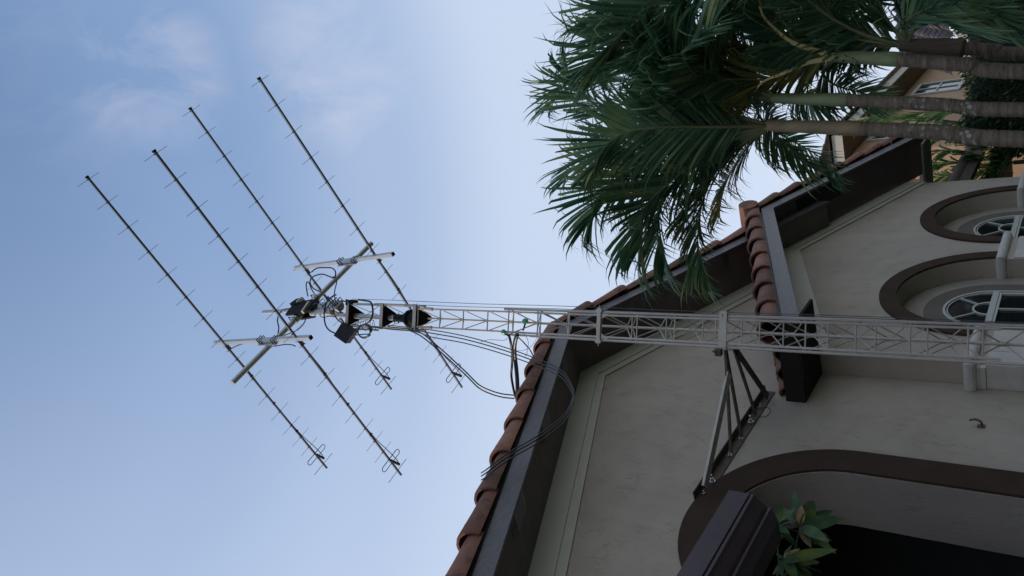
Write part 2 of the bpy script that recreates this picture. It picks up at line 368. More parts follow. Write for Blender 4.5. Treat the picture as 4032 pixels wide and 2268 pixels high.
# ------------------------------------------------------------------ ground
MB().add([(-150,-150,0),(150,-150,0),(150,150,0),(-150,150,0)], [(0,1,2,3)]).build('ground', M['ground'], kind='structure')
MB().box((-6,-8,0.004),(7.6,6.0,0.04)).build('driveway', M['paver'], kind='structure')

# ------------------------------------------------------------------ the house
YM, YW, YN = 6.02, 5.68, 6.06          # main wall, arched wing front, niche back
GS = 0.437                              # main gable slope
MX, MZ = 9.63, 8.92                     # main gable apex (soffit line at the wall)
WX, WZ, WS = 14.36, 6.92, 0.405         # wing gable
house = thing('house', (MX, YM, 0), 'greige stucco house with tiled gables, brown arches and dark eaves behind the tower', 'house')
XL, XR = 0.2, 18.6
def mz(x): return MZ - GS * abs(x - MX)
def wz(x): return WZ - WS * abs(x - WX)
AX, AZ_, AR, AI = 6.80, 4.05, 1.60, 1.17    # big arch
hole = [(AX + AI, 0.02)] + arc(AX, AZ_, AI, 0, 180, 40) + [(AX - AI, 0.02)]
mb = MB()
mb.prism([(XL, 0), (XR, 0), (XR, mz(XR)), (MX, MZ), (XL, mz(XL))], [hole], XZf(YM), 0.0, 0.40)
mb.build('main_wall', M['wall'], house)
# side and rear walls, so that the house is closed
mb = MB(); mb.box((XL, YM+0.40, 0), (XL+0.25, 17.6, mz(XL))); mb.box((XR-0.25, YM+0.40, 0), (XR, 17.6, mz(XR)))
mb.prism([(XL, 0), (XR, 0), (XR, mz(XR)), (MX, MZ), (XL, mz(XL))], [], XZf(17.6), 0.0, 0.3)
mb.build('outer_wall', M['wall'], house)
# porch behind the big arch
mb = MB()
n = len(hole)
P = [V((a, YM + 0.003 + 0.0, b)) for a, b in hole] + [V((a, 6.79, b)) for a, b in hole]
o_ = [(AX + AI + 0.25, 0.02)] + arc(AX, AZ_, AI + 0.25, 0, 180, 40) + [(AX - AI - 0.25, 0.02)]
P2 = [V((AX + (a - AX) * (AI - 0.004) / AI, 0, AZ_ + (b - AZ_) * (AI - 0.004) / AI if b > AZ_ else b)) for a, b in hole]
ri = [V((p.x, YM + 0.004, p.z)) for p in P2]; ro_ = [V((p.x, 6.79, p.z)) for p in P2]; rb = [V((a, 6.79, b)) for a, b in o_]
k = len(ri)
mb.add(ri + ro_ + rb, [(i, i+1, k+i+1, k+i) for i in range(k-1)] + [(k+i, k+i+1, 2*k+i+1, 2*k+i) for i in range(k-1)])
mb.build('arch_reveal', M['reveal'], house, smooth=True)
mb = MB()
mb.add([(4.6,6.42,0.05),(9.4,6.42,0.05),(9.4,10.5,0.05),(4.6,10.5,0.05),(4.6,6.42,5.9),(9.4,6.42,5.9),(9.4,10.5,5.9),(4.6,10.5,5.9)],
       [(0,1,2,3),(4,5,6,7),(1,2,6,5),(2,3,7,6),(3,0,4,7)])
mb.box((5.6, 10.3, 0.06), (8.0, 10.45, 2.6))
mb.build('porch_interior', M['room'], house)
# big arch trim: a flat band 3 cm proud, inner edge 4 cm larger than the hole
def band(cx, cz, ro, ri_, zb, n=48):
    return [(cx + ro, zb)] + arc(cx, cz, ro, 0, 180, n) + [(cx - ro, zb)] + [(cx - ri_, zb)] + arc(cx, cz, ri_, 180, 0, n) + [(cx + ri_, zb)]
MB().prism(band(AX, AZ_, AR, AI + 0.012, 0.05), [], XZf(YM), -0.035, -0.002).build('arch_trim', M['brown'], house)

# arched wing
CX = [12.54, 16.08]; CZ = 3.12; RO_, RI_ = 1.545, 1.285
WL, WR = 10.27, 18.3
holes = []
for cx in CX: holes.append([(cx + RI_, 0.3)] + arc(cx, CZ, RI_, 0, 180, 40) + [(cx - RI_, 0.3)])
MB().prism([(WL, 0), (WR, 0), (WR, wz(WR)), (WX, WZ), (WL, wz(WL))], holes, XZf(YW), 0.0, YM - YW - 0.003).build('wing_wall', M['wall'], house)
mb = MB()
for cx in CX: mb.prism([(cx + RI_ - .02, 0.32)] + arc(cx, CZ, RI_ - .02, 0, 180, 30) + [(cx - RI_ + .02, 0.32)], [], XZf(YN-0.05), 0.0, 0.008)
mb.build('niche_wall', M['reveal'], house)
for cx in CX:
    MB().prism([(cx + RO_, CZ + 0.02)] + arc(cx, CZ, RO_, 0, 180, 48) + [(cx - RO_, CZ + 0.02), (cx - RI_ - .006, CZ + 0.02)] + arc(cx, CZ, RI_ + .006, 180, 0, 48) + [(cx + RI_ + .006, CZ + .02)],
               [], XZf(YW), -0.04, -0.002).build('niche_trim', M['brown'], house)
# arched windows in the niches
YB = YN - 0.05
for cx in CX:
    RW = 0.93; RF = 0.66
    MB().prism(band(cx, CZ, RW, RF, 0.34), [], XZf(YB), -0.03, -0.002).build('window_reveal_ring', M['ringdark'], house)
    fr = MB()
    fr.prism(band(cx, CZ, RF, RF - 0.035, 0.34), [], XZf(YB), -0.045, -0.004)
    fr.prism(band(cx, CZ, RF - 0.055, RF - 0.072, 0.34), [], XZf(YB), -0.033, -0.004)
    fr.box((cx - RF + .076, YB - 0.06, CZ - 0.05), (cx + RF - .076, YB - 0.004, CZ + 0.035))
    fr.box((cx - RF + .076, YB - 0.05, CZ - 0.09), (cx + RF - .076, YB - 0.004, CZ - 0.055))
    fr.box((cx - RF + .08, YB - 0.04, 0.5), (cx - RF + .12, YB - 0.004, CZ - 0.09)); fr.box((cx + RF - .12, YB - 0.04, 0.5), (cx + RF - .08, YB - 0.004, CZ - 0.09))
    win = fr.build('window', M['white'], house)
    mu = MB()
    for a in (52, 128):
        d = V((math.cos(R(a)), 0, math.sin(R(a))))
        mu.obox(V((cx, YB - 0.028, CZ)) + d * 0.22, V((cx, YB - 0.028, CZ)) + d * (RF - 0.07), 0.024, 0.03, up=(0,1,0))
    hub = arc(cx, CZ + 0.03, 0.23, 0, 180, 16); hb2 = arc(cx, CZ + 0.03, 0.20, 180, 0, 16)
    mu.prism(hub + hb2, [], XZf(YB), -0.044, -0.012)
    mu.box((cx - 0.015, YB - 0.042, 0.5), (cx + 0.015, YB - 0.012, CZ - 0.09))
    mu.box((cx - RF + .12, YB - 0.040, 2.0), (cx + RF - .12, YB - 0.012, 2.03))
    mu.build('muntin', M['white'], win)
    MB().prism([(cx + RF - .06, 0.4)] + arc(cx, CZ, RF - .06, 0, 180, 30) + [(cx - RF + .06, 0.4)], [], XZf(YB), -0.010, -0.004).build('pane', M['glass'], win)
# stone pilasters with moulded caps
for px0, px1 in ((10.13, 11.26), (13.79, 14.86), (17.36, 18.42)):
    p = MB()
    yf = YW - 0.02
    z = 0.0; H = CZ - 0.19
    while z < H - 0.05:
        z1 = min(z + 0.42, H)
        xm = px0 + 0.06 + (px1 - px0 - 0.12) * (0.62 if int(z / 0.42) % 2 else 0.38)
        p.box((px0 + .06, yf, z + 0.006), (xm - .006, YM - 0.006, z1)); p.box((xm + .006, yf, z + 0.006), (px1 - .06, YM - 0.006, z1)); z = z1
    p.box((px0 + .066, yf + .012, 0), (px1 - .066, YM - .008, H - .002))
    pl = p.build('pilaster', M['stone'], house)
    c = MB()
    prof = [(0.06, -0.19), (0.05, -0.15), (0.05, -0.10), (0.03, -0.095), (0.0, -0.06)] + [(-0.035 + 0.05 * math.cos(R(a)) - 0.02, -0.02 + 0.055 * math.sin(R(a))) for a in ()]
    steps = [(0.045, -0.185), (0.045, -0.115), (0.03, -0.112), (0.03, -0.095), (-0.02, -0.075), (-0.045, -0.045), (-0.055, -0.01), (-0.05, 0.025), (-0.03, 0.05), (0.0, 0.062)]
    rings = []
    for off, zz in steps:
        rings.append([V((px0 + off, YM - .006, CZ + zz)), V((px0 + off, yf + off, CZ + zz)), V((px1 - off, yf + off, CZ + zz)), V((px1 - off, YM - .006, CZ + zz))])
    P = [q for r_ in rings for q in r_]
    F = []
    for i in range(len(rings) - 1):
        for j in range(3): F.append((4*i+j, 4*i+j+1, 4*i+4+j+1, 4*i+4+j))
    F += [(0,1,2,3), tuple(4*(len(rings)-1)+j for j in range(4))]
    c.add(P, F).build('cap', M['stone'], pl)

# frieze boards following the gables
def frieze(name, apex_x, z_top, s, x0, x1, wid, Y, t):
    zt = lambda x: z_top - s * abs(x - apex_x)
    poly = [(x0, zt(x0)), (apex_x, z_top), (x1, zt(x1)), (x1, zt(x1) - wid), (apex_x, z_top - wid), (x0, zt(x0) - wid)]
    a = MB().prism(poly, [], XZf(Y), -t, -0.002)
    w2 = wid * 0.72
    poly = [(x0, zt(x0)), (apex_x, z_top), (x1, zt(x1)), (x1, zt(x1) - w2), (apex_x, z_top - w2), (x0, zt(x0) - w2)]
    a.prism(poly, [], XZf(Y), -t - 0.022, -t - 0.001)
    return a.build(name, M['trim'], house)
frieze('frieze_board', MX, MZ, GS, XL, 16.0, 0.51, YM, 0.03)
frieze('frieze_board', WX, WZ, WS, WL, WR, 0.40, YW, 0.03)

# soffits and fascias
def gable_eave(ax, zf, s, xl, xr, yf, yb, fh, ft=0.045):
    """zf: fascia bottom at the apex"""
    zz = lambda x, o=0: zf + o - s * abs(x - ax)
    so = MB()
    so.prism([(xl, zz(xl, .06)), (ax, zf + .06), (xr, zz(xr, .06)), (xr, zz(xr, .09)), (ax, zf + .09), (xl, zz(xl, .09))], [], XZf(yf + ft + .002), 0, yb - yf - ft - .004)
    so.build('soffit', M['soffit_shaded' if yf < 5 else 'soffit'], house)
    fa = MB()
    fa.prism([(xl, zz(xl)), (ax, zf), (ax, zf + fh), (xl, zz(xl, fh))], [], XZf(yf), 0, ft)
    fa.prism([(ax + .003, zf), (xr, zz(xr)), (xr, zz(xr, fh)), (ax + .003, zf + fh)], [], XZf(yf), 0, ft)
    fa.prism([(xl, zz(xl, fh + .003)), (ax, zf + fh + .003), (ax, zf + fh + .10), (xl, zz(xl, fh + .10))], [], XZf(yf + .055), 0, ft)
    fa.prism([(ax + .003, zf + fh + .003), (xr, zz(xr, fh + .003)), (xr, zz(xr, fh + .10)), (ax + .003, zf + fh + .10)], [], XZf(yf + .055), 0, ft)
    return fa.build('fascia', M['fascia'], house)
YF, YFW = 5.08, 4.75
MF, WF = 8.84, 6.92
gable_eave(MX, MF, GS, XL - 0.6, 15.6, YF, YM, 0.25)
gable_eave(WX, WF, 0.400, 9.45, 19.2, YFW, YW, 0.24)
# outlooker blocks tucked behind the rake fascia
for x0 in (3.4, 5.05, 6.75, 8.35, 10.75, 12.4):
    s = -GS if x0 > MX else GS
    z0 = MF - GS * abs(x0 - MX) + .055; dx = 0.62
    zf = lambda x: MF - GS * abs(x - MX) + .055
    MB().prism([(x0, zf(x0)), (x0 + .08, zf(x0+.08) - .055), (x0 + dx - .2, zf(x0+dx-.2) - .055), (x0 + dx, zf(x0+dx))], [], XZf(YF + .05), 0, 0.24).build('outlooker', M['fascia'], house)
# soffit vent in the wing's right eave
x0, x1 = 15.05, 16.3
zv = lambda x: WF - .400 * abs(x - WX) + .055
MB().prism([(x0, zv(x0)), (x1, zv(x1)), (x1, zv(x1) - .012), (x0, zv(x0) - .012)], [], XZf(YFW + .10), 0, .34).build('soffit_vent', M['black'], house)

# roof planes with barrel corrugation
def field(ax, az, s, side, run, y0, y1, step=0.42):
    mb = MB(); per = 0.32; ny = int((y1 - y0) / per * 8)
    rows = int(run / step)
    for r_ in range(rows):
        xa, xb = r_ * step, min((r_ + 1) * step + 0.03, run)
        P = []
        for xx, lift in ((xa, 0.0), (xb, 0.035)):
            for i in range(ny + 1):
                y = y0 + (y1 - y0) * i / ny
                P.append((ax + side * xx, y, az - s * xx + lift + 0.055 * math.sin(2 * math.pi * (y - y0) / per)))
        k = ny + 1
        P += [(p[0], p[1], p[2] - 0.03) for p in P[k:]]
        F = [(i, i + 1, k + i + 1, k + i) for i in range(ny)] + [(k + i, k + i + 1, 2*k + i + 1, 2*k + i) for i in range(ny)]
        mb.add(P, F)
    return mb
rf = MB()
for side, run in ((-1, MX - XL + 0.7), (1, 15.7 - MX)):
    f = field(MX, MF + 0.36, GS, side, run, YF + 0.18, 14.0)
    rf.add(f.v, f.f)
rf.build('roof', M['tile'], house, smooth=True)
rf = MB()
for side, run in ((-1, WX - 9.33), (1, 19.25 - WX)):
    f = field(WX, WF + 0.36, 0.400, side, run, YFW + 0.18, YM - 0.01, 0.40)
    rf.add(f.v, f.f)
rf.build('roof', M['tile'], house, smooth=True)
# half-round rake tiles
def rake(ax, az, s, side, run, y, expo=0.50, r0=0.135, r1=0.185, seed=1):
    rnd = random.Random(seed)
    mb = MB(); d = V((side, 0, -s)).normalized(); up = V((side * s, 0, 1)).normalized(); fw = V((0, -1, 0))
    nn = int(run / d.x / side / expo) + 1
    o = V((ax, y, az)); K = 14
    for i in range(nn):
        jit = rnd.uniform(-.012, .012)
        a = o + d * (i * expo - 0.05) + up * jit; b = o + d * ((i + 1) * expo + 0.03) + up * (0.035 + jit)
        rr = []
        for c, r_ in ((a, r0), (a + (b - a) * 0.5, (r0 + r1) * .5), (b - d * 0.03, r1 + .006), (b, r1), (b, r1 - .028)):
            rr.append([c + (fw * math.cos(R(t)) * 1.0 + up * math.sin(R(t))) * r_ for t in [-35 + 225 * j / K for j in range(K + 1)]])
        P = [p for q in rr for p in q]; k = K + 1
        mb.add(P, [(q * k + j, q * k + j + 1, (q + 1) * k + j + 1, (q + 1) * k + j) for q in range(len(rr) - 1) for j in range(K)])
        # nail head
        mb.tube([a + (b - a) * .78 + (fw * .75 + up * .66) * (r0 + (r1 - r0) * .78 - .01), a + (b - a) * .78 + (fw * .75 + up * .66) * (r0 + (r1 - r0) * .78 + .008)], 0.008, 6)
    return mb
rk = MB()
for side, run in ((-1, MX - XL + 0.6), (1, 15.6 - MX)):
    q = rake(MX, MF + 0.37, GS, side, run, YF + 0.085, seed=3 + side, expo=0.78, r0=.145, r1=.20); rk.add(q.v, q.f)
rk.build('rake_tile', M['tile'], house, smooth=True)
rk = MB()
for side, run in ((-1, WX - 9.4), (1, 19.2 - WX)):
    q = rake(WX, WF + 0.37, 0.400, side, run, YFW + 0.085, seed=13 + side, expo=0.68, r0=.14, r1=.195); rk.add(q.v, q.f)
rk.tube([V((WX - .05, YFW - .12, WF + .47)), V((WX, YFW + .3, WF + .50)), V((WX, YM, WF + .50))], [.19, .19, .17], 14)
rk.build('rake_tile', M['tile'], house, smooth=True)
# level eave on the wing's left side, returning to the main wall
ev = MB(); ev.box((9.42, YFW + .05, 5.03), (9.47, YM - .005, 5.30)); ev.box((9.472, YFW + .05, 5.03), (WL - .003, YM - .005, 5.07))
ev.build('eave_fascia', M['eave'], house)
ev = MB(); ev.box((WR + .003, YFW + .05, 4.95), (19.15, YM - .005, 4.99)); ev.box((19.152, YFW + .05, 4.95), (19.2, YM - .005, 5.22))
ev.build('eave_fascia', M['fascia'], house)
# low side roof with a rounded dark gutter, at the far end of the wing
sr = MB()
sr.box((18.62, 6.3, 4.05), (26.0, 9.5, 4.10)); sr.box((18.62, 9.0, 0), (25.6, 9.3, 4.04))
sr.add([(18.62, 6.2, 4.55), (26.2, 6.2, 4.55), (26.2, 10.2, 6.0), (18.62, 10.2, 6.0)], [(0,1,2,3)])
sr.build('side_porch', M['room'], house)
gt = MB()
gt.tube([V((18.31, 6.0, 4.52)), V((22.2, 6.0, 4.52))], 0.15, 16); gt.box((18.31, 5.90, 4.20), (22.2, 6.06, 4.50))
gt.build('gutter', M['rust'], house, smooth=True)

# ------------------------------------------------------------------ crank-up lattice tower
TN = V((8.42, 4.40, 0)).normalized(); TT = V((TN.y, -TN.x, 0))
TB = V((8.42, 4.40, 0)) - TT * 0.018
def TP(a, b, z): return V((TB.x, TB.y, z)) + TT * a + TN * b      # a: to the right, b: away from the camera
tower = thing('lattice_tower', TB, 'tall greige three-legged crank-up lattice tower standing in front of the house', 'tower')
def lattice(half, depth, z0, z1, rungs, leg, rod, phase=0.0):
    mb = MB(); near = (-half, half)
    for a in near: mb.tube([TP(a, 0, z0), TP(a, 0, z1)], leg, 10)
    mb.tube([TP(0, depth, z0), TP(0, depth, z1)], leg, 10)
    for i, z in enumerate(rungs):
        mb.tube([TP(-half, 0, z), TP(half, 0, z)], rod, 7)
        nz_ = rungs[i + 1] if i + 1 < len(rungs) else z + (rungs[-1] - rungs[-2])
        if nz_ > z1 or nz_ < z0: continue
        dz = nz_ - z
        for a in near:
            k = 0.07 * (1 if a > 0 else -1)
            p0 = TP(a, 0, z + dz * .02); p1 = TP(0.018 * (1 if a > 0 else -1), depth, z + dz * .44); p2 = TP(0.018 * (1 if a > 0 else -1), depth, z + dz * .56); p3 = TP(a, 0, z + dz * .98)
            mb.tube(smooth_path([p0, p0.lerp(p1, .9), p1.lerp(p2, .5), p2.lerp(p3, .1), p3], 3), rod * .9, 6)
    return mb
Crungs = [0.5 + 0.575 * i for i in range(0)] + [9.12, 8.55, 7.98, 7.42, 6.84, 6.27, 5.69, 5.11, 4.55, 3.98, 3.41, 2.85, 2.28, 1.71, 1.14, 0.57]
lattice(0.200, 0.345, 0.0, 9.21, Crungs, 0.0185, 0.0105).build('lower_section', M['tower'], tower, smooth=True)
Arungs = [10.9 - 0.525 * i for i in range(16)]
Arungs = [10.60 + 0.525 - 0.5258 * i for i in range(17)]
lattice(0.157, 0.272, 2.55, 11.15, Arungs, 0.0160, 0.0092).build('upper_section', M['tower'], tower, smooth=True)
# guide collar on the top of the lower section and the wall-bracket collar
mb = MB(); z = 7.44
mb.obox(TP(-.25, -.03, z), TP(.26, -.03, z), .035, .06); mb.obox(TP(-.22, -.05, z), TP(-.22, .02, z), .03, .10); mb.obox(TP(.22, -.05, z), TP(.22, .02, z), .03, .10)
mb.tube([TP(-.29, -.03, z), TP(.30, -.03, z)], .008, 8)
for a in (-1, 1): mb.add([TP(a*.18, -.022, z - .03), TP(a*.10, -.022, z - .03), TP(a*.18, -.022, z - .16), TP(a*.18, -.016, z - .03), TP(a*.10, -.016, z - .03), TP(a*.18, -.016, z - .16)], [(0,1,2),(3,5,4),(0,3,4,1),(1,4,5,2),(2,5,3,0)])
mb.build('guide_collar', M['tower'], tower)
mb = MB(); z = 5.58
mb.obox(TP(-.235, -.035, z), TP(.255, -.035, z), .012, .10); mb.obox(TP(.255, -.035, z), TP(.255, .10, z), .012, .09)
mb.obox(TP(-.235, -.035, z), TP(-.235, .25, z), .012, .08)
mb.tube([TP(.21, -.055, z + .02), TP(.21, -.03, z + .02)], .018, 6); mb.tube([TP(-.24, -.05, z + .07), TP(-.30, -.05, z + .07)], .012, 6); mb.tube([TP(-.24, -.03, z - .0), TP(-.30, -.03, z - .0)], .012, 6)
mb.build('bracket_collar', M['tower'], tower)
mb = MB(); mb.box((TB.x - .45, TB.y - .35, 0.005), (TB.x + .45, TB.y + .65, .12)); mb.build('base_pad', M['stone'], tower)
# rotor cage bolted on the top
mb = MB()
for a in (-.205, .205): mb.obox(TP(a, 0, 11.0), TP(a, 0, 13.02), .035, .03)
mb.tube([TP(0, .35, 11.0), TP(0, .35, 13.02)], .016, 8)
for a in (-.205, .205):
    mb.tube([TP(a, 0, 10.98), TP(a * .8, 0, 10.95), TP(a * .76, 0, 10.78)], .03, 8)
    s = 1 if a > 0 else -1
    mb.tube([TP(a, 0, 12.92), TP(0, .35, 12.45), TP(a, 0, 12.0)], .007, 6)
    mb.tube([TP(a, 0, 11.95), TP(0, .35, 11.6), TP(a, 0, 11.25)], .007, 6)
mb.tube([TP(-.2, 0, 12.85), TP(.2, 0, 12.1)], .007, 6)
mb.build('rotor_cage', M['tower'], tower)
for z in (12.96, 12.02, 11.18):
    sh = MB(); sh.obox(TP(-.235, -.035, z), TP(.235, -.035, z), .012, .075)
    sf = sh.build('shelf', M['tower'], tower)
    pl = MB(); P = [TP(-.225, -.028, z - .01), TP(.225, -.028, z - .01), TP(.03, .38, z - .01), TP(-.03, .38, z - .01)]
    pl.add(P + [p - V((0,0,.012)) for p in P], [(0,1,2,3),(7,6,5,4),(0,4,5,1),(1,5,6,2),(2,6,7,3),(3,7,4,0)])
    pl.build('shelf_plate', M['castblack'], sf)
# cable pulley block at the cage's top corner
mb = MB(); mb.obox(TP(.235, -.03, 12.90), TP(.235, .09, 12.90), .09, .13); mb.obox(TP(.18, -.045, 12.98), TP(.29, -.045, 12.98), .02, .04)
mb.tube([TP(.24, -.05, 12.86), TP(.24, .10, 12.86)], .045, 12)
mb.build('pulley_block', M['castblack'], tower)

# hoist cables
for i, (a, b) in enumerate((((.295, -.02, 12.86), (.232, -.02, 2.2)), ((.222, -.04, 12.2), (.222, -.03, 2.2)))):
    P = [TP(*a).lerp(TP(*b), t / 10) + TT * 0.006 * math.sin(t * 1.7 + i) for t in range(11)]
    P.append(TP(b[0], b[1], 0.6))
    o = MB().tube(P, 0.0045, 6).build('hoist_cable', M['cable'])
    tag(o, ('thin dark hoist cable from the cage top, outer one of the pair', 'thin dark hoist cable close along the tower leg, inner one of the pair')[i], 'cable')

# rotator in the cage and mast
rot = thing('rotator', TP(-.02, .13, 11.18), 'black bell-shaped antenna rotator sitting on the lowest shelf of the tower cage', 'rotator')
c = TP(-.02, .13, 0); zt = lambda z: V((c.x, c.y, z))
MB().tube([zt(11.192), zt(11.22), zt(11.24), zt(11.40), zt(11.43), zt(11.47), zt(11.49)], [.12, .13, .115, .115, .155, .155, .12], 20).build('body', M['castblack'], rot, smooth=True)
MB().tube([zt(11.492), zt(11.58), zt(11.66), zt(11.82)], [.11, .085, .07, .062], 16).build('housing', M['castblack'], rot, smooth=True)
mb = MB(); mb.obox(zt(11.80) - TT * .07, zt(11.80) + TT * .07, .05, .12); mb.tube([zt(11.74) - TT * .10, zt(11.74) + TT * .10], .008, 6); mb.tube([zt(11.84) - TT * .10, zt(11.84) + TT * .10], .008, 6)
mb.build('mast_clamp', M['castblack'], rot)

# ------------------------------------------------------------------ antenna frame
AC = V((8.445, 4.352, 14.148))
b_ = V((-.259, -.9625, .07)).normalized(); c_ = V((.9658, -.2592, 0)); c_ = (c_ - b_ * c_.dot(b_)).normalized(); p_ = c_.cross(b_).normalized()
def AP(c, p, t=0.0): return AC + c_ * c + p_ * p + b_ * t          # p points down
frame = thing('antenna_frame', (c.x, c.y, 11.83), 'silver tubular frame on the mast top, one crossboom with two square posts', 'antenna mount')
MB().tube([zt(11.83), V((c.x, c.y, 12.98)), V((c.x, c.y, 13.72))], .048, 16).build('mast', M['steel'], frame, smooth=True)
mb = MB(); mb.tube([AP(-2.065, -.125), AP(2.20, -.118)], .054, 18); mb.build('crossboom', M['alu'], frame, smooth=True)
mb = MB(); mb.tube([AP(.0, .15), AP(-.02, -1.63)], .042, 14); mb.build('upper_mast', M['alu'], frame, smooth=True)
posts = []
for (ct, pt), (cb, pb) in (((-1.10, -2.0), (-.957, 1.19)), ((1.384, -1.975), (1.503, 1.276))):
    a = AP(ct, pt, .105); e = AP(cb, pb, .105)
    mb = MB(); mb.obox(a, e, .074, .074, up=b_ )
    pst = mb.build('post', M['alu'], frame)
    MB().obox(e + (e - a).normalized() * .002, e + (e - a).normalized() * .02, .070, .070, up=b_).build('end_cap', M['black'], pst)
    # clamp plate and U-bolts where the post meets the crossboom
    cc = ct + (cb - ct) * (-.12 - pt) / (pb - pt)
    mb = MB(); mb.obox(AP(cc - .008, -.42, .052), AP(cc + .012, .18, .052), .20, .012, up=b_)
    mb.build('clamp_plate', M['alu'], pst)
    for pp in (-.40, -.30, .08, .17): MB().tube([AP(cc - .06, pp, .06), AP(cc - .06, pp, .165), AP(cc, pp + .02, .165), AP(cc + .06, pp, .165), AP(cc + .06, pp, .06)], .009, 6).build('clamp_bolt', M['black'], pst)
# elevation rotator in the middle
mb = MB()
def hexa(c0, p0, r, t0, t1):
    return [(c0 + r * math.cos(R(a)), p0 + r * math.sin(R(a))) for a in (20, 75, 130, 185, 240, 300)], t0, t1
for cc in (-.14, .16):
    pts = [(cc - .02, -.36), (cc + .02, -.36), (cc + .02, .26), (cc - .02, .26)]
mb.prism([(-.27, -.42), (-.05, -.50), (.12, -.42), (.17, -.1), (.16, .22), (.02, .34), (-.16, .30), (-.25, .05)], [], lambda a, q, d: AP(a, q, d), .068, .11)
mb.prism([(-.22, -.34), (.10, -.36), (.16, .2), (-.14, .24)], [], lambda a, q, d: AP(a, q, d), -.11, -.068)
mb.prism([(.05, -.62), (.20, -.56), (.24, -.36), (.12, -.30), (.02, -.38)], [], lambda a, q, d: AP(a, q, d), -.02, .13)
er = mb.build('elevation_rotator', M['castblack'], frame)
mb = MB()
mb.tube([AP(.055, .10, .0), AP(.05, .95, .0)], .095, 16); mb.tube([AP(-.085, .16, -.02), AP(-.07, .80, -.02)], .07, 14)
mb.obox(AP(.02, .62, .06), AP(.02, 1.02, .06), .25, .02, up=b_)
mb.build('motor_tube', M['alu'], er, smooth=True)
for q in (.25, .45, .70, .88, 1.0):
    MB().tube([AP(-.13, q, .07), AP(-.13, q, .15), AP(.13, q, .15), AP(.13, q, .07)], .010, 6).build('u_bolt', M['black'], er)
for cc in (-.35, .33): MB().tube([AP(cc, -.22, .02), AP(cc, -.22, .10), AP(cc, -.02, .10), AP(cc, -.02, .02)], .011, 6).build('u_bolt', M['black'], er)
for cc, q, r_ in ((-.30, -.12, .075), (.30, -.12, .075)): MB().tube([AP(cc - .06, q), AP(cc + .06, q)], r_, 14).build('shaft_collar', M['steel'], er, smooth=True)
MB().obox(AP(-.24, .16, .12), AP(.04, .10, .14), .05, .07, up=b_).build('limit_switch', M['stone'], er)
MB().obox(AP(.08, -.38, .12), AP(.17, -.28, .15), .06, .07, up=b_).build('limit_switch', M['stone'], er)

# ------------------------------------------------------------------ four long yagis
DIRS = [4.06, 3.56, 3.0, 2.43, 1.88, 1.32, .77, .22, -.33, -.88, -1.38, -1.85, -2.28, -2.64, -2.96]
def make_yagi(origin, label):
    y = thing('yagi_antenna', origin, label, 'antenna', 'four long yagi antennas on the frame')
    O = V(origin)
    def Q(t, c=0, p=0): return O + b_ * t + c_ * c + p_ * p
    MB().obox(Q(-3.66), Q(4.11), .040, .040, up=p_).build('boom', M['boom'], y)
    MB().obox(Q(4.085), Q(4.125), .052, .052, up=p_).build('boom_cap', M['black'], y)
    n = len(DIRS)
    for i, t in enumerate(DIRS):
        h = .232 + .045 * i / (n - 1)
        mb = MB(); mb.tube([Q(t, -h, -.012), Q(t, h, -.012)], .0042, 6); mb.obox(Q(t, -.035, -.012), Q(t, .035, -.012), .02, .022, up=p_)
        mb.build('director', M['rod'], y)
    mb = MB(); mb.tube([Q(-3.52, -.315, 0), Q(-3.52, .315, 0)], .0065, 6); mb.build('reflector', M['rod'], y)
    mb = MB(); h = .225
    loop = []
    for s_, a0 in ((1, -90), (-1, 90)):
        for k in range(7):
            an = R(a0 + 180 * k / 6); loop.append(Q(-3.21 + .055 * (-math.sin(an)) , s_ * h + .055 * math.cos(an), .035))
    loop = loop + [loop[0]]
    mb.tube(loop, .008, 6); mb.build('driven_loop', M['black'], y)
    mb = MB(); mb.obox(Q(-3.21, 0, .03), Q(-3.30, .0, .23), .04, .05, up=b_); mb.build('feed_balun', M['black'], y)
    cp = smooth_path([Q(-3.29, 0, .20), Q(-3.20, .03, .20), Q(-2.95, .05, .09), Q(-2.6, .02, .04), Q(-2.0, .0, .034), Q(-1.2, 0, .034), Q(-.75, 0.01, .05), Q(-.45, 0, .055), Q(-.05, 0, .03)], 4)
    mb = MB(); mb.tube(cp, .0085, 6)
    for t in (-2.45, -1.6, -.8): mb.tube([Q(t, -.035, .03), Q(t, .035, .03)], .016, 6)
    mb.build('feed_cable', M['cable'], y)
    mb = MB(); mb.obox(Q(-.06, 0, .033), Q(.06, 0, .033), .08, .012, up=p_)
    for t in (-.06, .06): mb.tube([Q(t, -.055, -.03), Q(t, -.055, .05), Q(t, .055, .05), Q(t, .055, -.03)], .006, 6)
    mb.build('boom_clamp', M['rod'], y)
    return y
s = PW / 2576
pos = []
for px, py in ((572, 874), (755, 862), (772, 683), (950, 652)):
    q = onP(px * s, py * s, AC, b_) - AC
    pos.append((q.dot(c_), q.dot(p_)))
labs = ['long yagi antenna whose tip is leftmost of the four',
        'long yagi antenna whose tip is second from the left',
        'long yagi antenna whose tip is third from the left',
        'long yagi antenna whose tip is rightmost of the four']
y0 = make_yagi(AP(pos[0][0], pos[0][1], 0.0), labs[0])
for k in (1, 2, 3):
    y = copy_tree(y0); y.location = AP(pos[k][0], pos[k][1], 0.0); y['label'] = labs[k]

